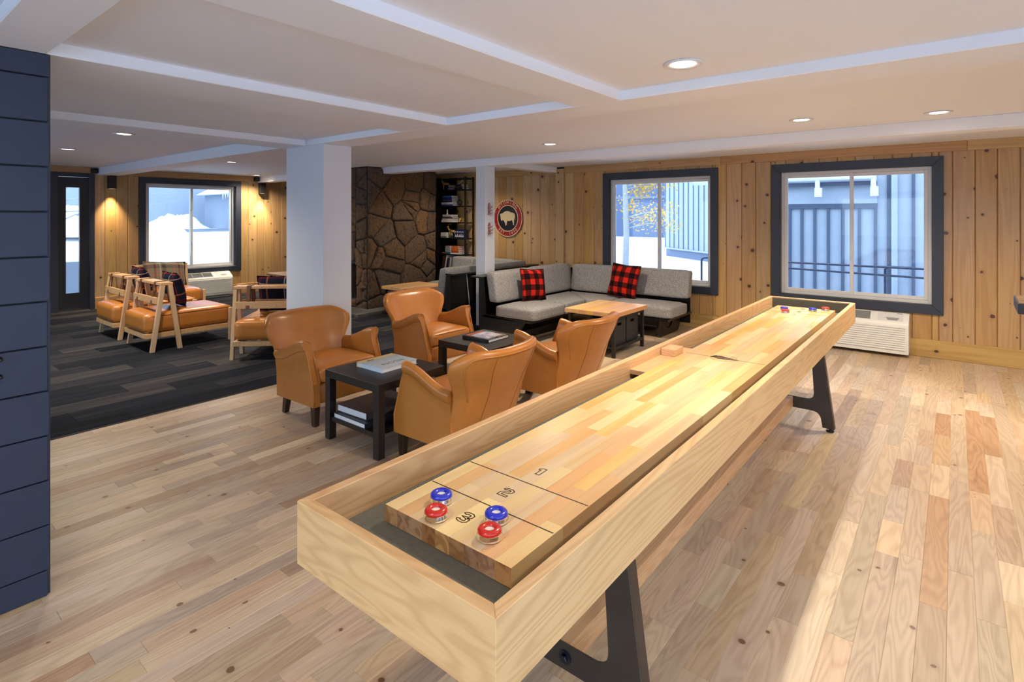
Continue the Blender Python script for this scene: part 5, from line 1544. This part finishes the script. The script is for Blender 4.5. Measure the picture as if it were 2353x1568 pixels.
ter = MB().prism([(-22.001, GZ - 0.3), (-22.001, GZ), (-26.0, TZ_), (-70.0, TZ_), (-70.0, GZ - 0.3)], -20, 60, 'y').build('snow_terrace', m_snow)
tag(ter, 'snowy slope rising to the lane outside the lounge', 'snow', kind='stuff')
bx_lane = bx('wet_lane', (-33.4, -10, TZ_ + 0.001), (-27.4, 30, TZ_ + 0.012), m_asphalt); tag(bx_lane, 'wet grey lane beyond the snow pile', 'lane')
hill('snow_pile', 'big snow mound filling the left half of the lounge window', -19.8, 6.5, 2.1, 2.3, 1.28, 1, lumpy=0.5)
hill('snow_pile', 'low snow ridge in the right half of the lounge window', -19.4, 9.6, 1.5, 1.6, 0.72, 2, lumpy=0.6)
o = hill('snow_pile', 'snow mound seen through the narrow door glass', -27.6, 6.2, 2.3, 2.0, 1.15, 3); o.location.z = TZ_
for i in range(3):
    o = hill('snow_bank', ['ploughed snow bank along the far wall, leftmost', 'ploughed snow bank along the far wall, middle one', 'ploughed snow bank along the far wall, nearest the shed'][i], -35.3, 7.4 + i * 2.75, 1.2, 1.75, 0.72 + 0.1 * (i % 2), 20 + i, lumpy=0.9)
    o.location.z = TZ_
# long building across the lane
bld = thing('far_building', 'long blue-grey building across the snowy lane', 'building', (-38, 12, TZ_))
bx('wall', (-1, -30, 0), (0, 22, 9), m_farwall, bld)
for z in (3.05,): bx('band', (0, -30, z), (0.05, 22, z + 0.06), m_batten, bld)
def faropen(y, z, w, h, nm):
    f = bx(nm, (0.002, y - w / 2, z), (0.06, y + w / 2, z + h), m_batten, bld)
    bx('pane', (0.061, y - w / 2 + 0.12, z + 0.12), (0.066, y + w / 2 - 0.12, z + h - 0.12), m_farwall, f)
faropen(11.0, 0.6, 0.9, 1.9, 'door'); faropen(13.6, 1.4, 0.9, 1.3, 'window'); faropen(16.0, 0.2, 1.0, 1.6, 'window')
sh = thing('snowy_shed', 'pale shed with a snow laden roof across the lane', 'shed', (-34.6, 16.2, TZ_))
bx('wall', (-1.5, -1.4, 0), (1.5, 1.6, 2.0), m_farwall, sh)
MB().prism([(-1.9, 2.0), (2.0, 2.0), (0.6, 2.95), (0.0, 3.0)], -1.8, 1.9, 'x').build('roof_snow', m_snow, sh, bevel=0.12, seg=3, angle=60)
ic = MB()
for k in range(26):
    y = -1.8 + k * 0.14; ic.tube([(1.85, y, 2.0), (1.85, y, 2.0 - gr.uniform(0.15, 0.5))], [0.035, 0.004], 5)
tag(ic.build('icicles', m_snow, sh), kind='stuff')
# bare branches outside the lounge window
bt = thing('bare_tree', 'bare snowy branches at the upper left of the lounge window', 'tree', (-16.5, 3.4, GZ))
br_ = MB(); rr = random.Random(4)
br_.tube([(0, 0, 0), (0.02, 0.05, 1.6), (0.1, 0.2, 3.2)], [0.09, 0.07, 0.04], 8)
def limb(a, d, L_, r_, depth):
    b = a + d * L_
    br_.tube([a, (a + b) / 2 + Vector((rr.uniform(-.05, .05), rr.uniform(-.05, .05), 0.04)), b], [r_, r_ * 0.8, r_ * 0.5], 5)
    if depth:
        for k in range(3):
            e = (d + Vector((rr.uniform(-.7, .7), rr.uniform(-.7, .7), rr.uniform(-.2, .5)))).normalized(); limb(a + (b - a) * rr.uniform(0.4, 1), e, L_ * 0.7, r_ * 0.55, depth - 1)
for k in range(7): limb(Vector((0.02, 0.1, 1.5 + 0.25 * k)), Vector((rr.uniform(-.6, .6), rr.uniform(0.4, 1.0), rr.uniform(-0.05, .5))).normalized(), rr.uniform(0.9, 1.4), 0.022, 2)
br_.build('branches', m_bark, bt, smooth=True)
bl = bx('litter_bin', (-0.25, -0.25, 0), (0.25, 0.25, 1.25), m_rail, None, bevel=0.03); p = gz(152, 556, GZ); bl.location = (-18.0, 3.55, GZ); tag(bl, 'blue post box in the snow seen through the narrow door', 'box')
lw = bx('low_wall', (-12.6, 1.2, GZ), (-12.4, 3.6, 0.62), m_farwall); tag(lw, 'low pale wall outside the narrow door', 'wall')

# neighbour wing outside the big right window
ww = thing('neighbour_wing', 'blue-grey board and batten wall close outside the right window', 'building', (-1.2, 11.0, GZ))
W0 = Vector((-1.2, 11.0, GZ))
def wbox(nm, lo, hi, mat, par=None): return bx(nm, tuple(Vector(lo) - W0), tuple(Vector(hi) - W0), mat, par or ww)
wbox('wall', (-3.6, 11.0, GZ), (3.2, 11.3, 5.0), m_siding)
wbox('band', (-3.6, 10.955, 1.66), (-1.0, 10.998, 2.12), m_siding)
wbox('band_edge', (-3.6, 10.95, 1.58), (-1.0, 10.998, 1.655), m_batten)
for x in (-3.55, -3.33, -3.12, -2.92, -2.72, -2.52, -2.326, -2.13, -1.925, -1.715, -1.498, -1.255, -1.026):
    wbox('batten', (x - 0.022, 10.955, GZ), (x + 0.022, 10.998, 1.578), m_batten)
for x in (-0.845, -0.514, -0.2, 0.1, 0.4, 0.7, 1.0):
    wbox('batten', (x - 0.022, 10.955, GZ), (x + 0.022, 10.998, 4.9), m_batten)
wbox('corner_post', (-0.80, 10.90, GZ), (-0.72, 10.954, 4.9), m_siding)
m_ = MB(); m_.tube([Vector((-4.0, 10.72, 2.10)) - W0, Vector((-1.03, 10.72, 2.10)) - W0], 0.055, 10); m_.build('pipe', m_pipe, ww, smooth=True)
m_ = MB(); m_.tube([Vector((-4.0, 10.70, 2.215)) - W0, Vector((-1.03, 10.70, 2.215)) - W0], 0.018, 8); m_.build('thin_pipe', m_pipe, ww, smooth=True)
wbox('painted_pipe_shadow', (-3.6, 10.80, 1.97), (-1.0, 10.954, 2.03), m_rail)  # dark strip put in for the shade under the pipe
for x in (-1.84, -1.03):
    m_ = MB(); m_.tube([Vector((x, 10.72, 2.11)) - W0, Vector((x, 10.72, 1.88)) - W0], 0.04, 8); m_.box(tuple(Vector((x - 0.04, 10.68, 1.775)) - W0), tuple(Vector((x + 0.07, 10.76, 1.93)) - W0)); m_.build('bracket', m_pipe, ww)
# handrails outside
hr = thing('handrail', 'dark double handrail crossing the right window', 'handrail', (-1.0, 8.6, GZ))
for z0, z1 in ((0.79, 0.78), (0.71, 0.64)):
    MB().tube([(-1.1, 0, z0 - GZ), (2.2, 0, z1 - GZ)], 0.014, 8).build('rail', m_rail, hr, smooth=True)
for x in (-1.05, 2.1): MB().tube([(x, 0, 0), (x, 0, 0.97)], 0.02, 8).build('post', m_rail, hr, smooth=True)
m_ = MB().tube([(0.30, 0.02, 0), (0.30, 0.02, 0.96), (0.36, 0.02, 0.99), (0.62, 0.02, 0.99)], 0.016, 8); m_.build('post', m_rail, hr, smooth=True)
# angled building behind the aspen
P0, P1 = gz(1528.6, 582, -0.1), gz(1632, 596.4, -0.1)
dr = (P1 - P0); dr.z = 0; dr.normalize(); ang = math.atan2(dr.y, dr.x)
ab = thing('batten_building', 'blue-grey batten building standing askew behind the aspen', 'building', (P0.x, P0.y, GZ), ang)
bx('wall', (0.0, 0.0, 0.35), (9.0, 6.0, 9.0), m_siding, ab)
bx('plinth', (0.03, 0.03, 0.0), (9.0, 6.0, 0.35), m_batten2, ab)
for k in range(24): bx('batten', (0.02 + k * 0.37, -0.035, 0.36), (0.045 + k * 0.37, -0.001, 8.9), m_batten2, ab)
bx('base_board', (0.0, -0.06, 0.30), (9.0, -0.002, 0.36), m_siding, ab)
gb_ = thing('garden_rail', 'bent blue pipe rail in the snow outside the middle window', 'handrail', (-2.55, 8.7, GZ))
q = gy(1612, 592, 8.7); gb_.location = (q.x, 8.7, GZ)
MB().tube([(0, 0, 0), (0, 0, q.z - GZ - 0.05), (0.015, 0, q.z - GZ - 0.015), (0.05, 0, q.z - GZ), (0.5, 0, q.z - GZ)], 0.017, 8).build('rail', m_rail, gb_, smooth=True)
# aspen
tp = gz(1437, 634, GZ)
tr = thing('aspen_tree', 'young aspen with yellow leaves outside the middle window', 'tree', (tp.x, tp.y, GZ))
tk = MB(); tk.tube([(0, 0, -0.02), (0.03, 0, 1.2), (-0.02, 0.02, 2.6), (-0.06, 0, 4.2), (0, 0, 5.2)], [0.09, 0.08, 0.065, 0.05, 0.02], 10)
ar = random.Random(17); tips = []
for k in range(34):
    z = ar.uniform(1.2, 4.8); a = ar.uniform(-0.7, pi / 2 + 0.2) if k % 3 else ar.uniform(0, 2 * pi); L_ = ar.uniform(0.6, 1.5)
    b = Vector((cos(a) * L_, sin(a) * L_ * 0.8, z + ar.uniform(0.0, 0.4)))
    mid_ = Vector((b.x * 0.5, b.y * 0.5, z + 0.15))
    tk.tube([(0, 0, z), mid_, b], [0.02, 0.012, 0.005], 5); tips += [mid_, b, b * 0.5 + mid_ * 0.5]
tk.build('trunk', m_bark, tr, smooth=True)
lf = MB()
for k in range(3600):
    c = ar.choice(tips) + Vector((ar.gauss(0, 0.16), ar.gauss(0, 0.16), ar.gauss(0, 0.14)))
    u = Vector((ar.gauss(0, 1), ar.gauss(0, 1), ar.gauss(0, 1))).normalized(); v = u.orthogonal().normalized(); s = ar.uniform(0.026, 0.045)
    lf.add([c - u * s, c + v * s * 0.7, c + u * s, c - v * s * 0.7], [(0, 1, 2, 3)])
me = lf.mesh('foliage', m_leaf, fix=False)
tag(link('foliage', me, tr), kind='stuff')
bgw = thing('aspen_backdrop', 'plain dark blue backdrop far behind the aspen', 'building', (-19, 40, GZ))  # backdrop for the far trees, darkened so the leaves stand out
bx('wall', (-11, 0, 0), (11, 1, 8), plain('backdrop_blue_grey', S(84, 98, 126), 0.9), bgw)
bx('band', (-11, -0.05, 3.0), (11, -0.002, 3.2), m_batten2, bgw)
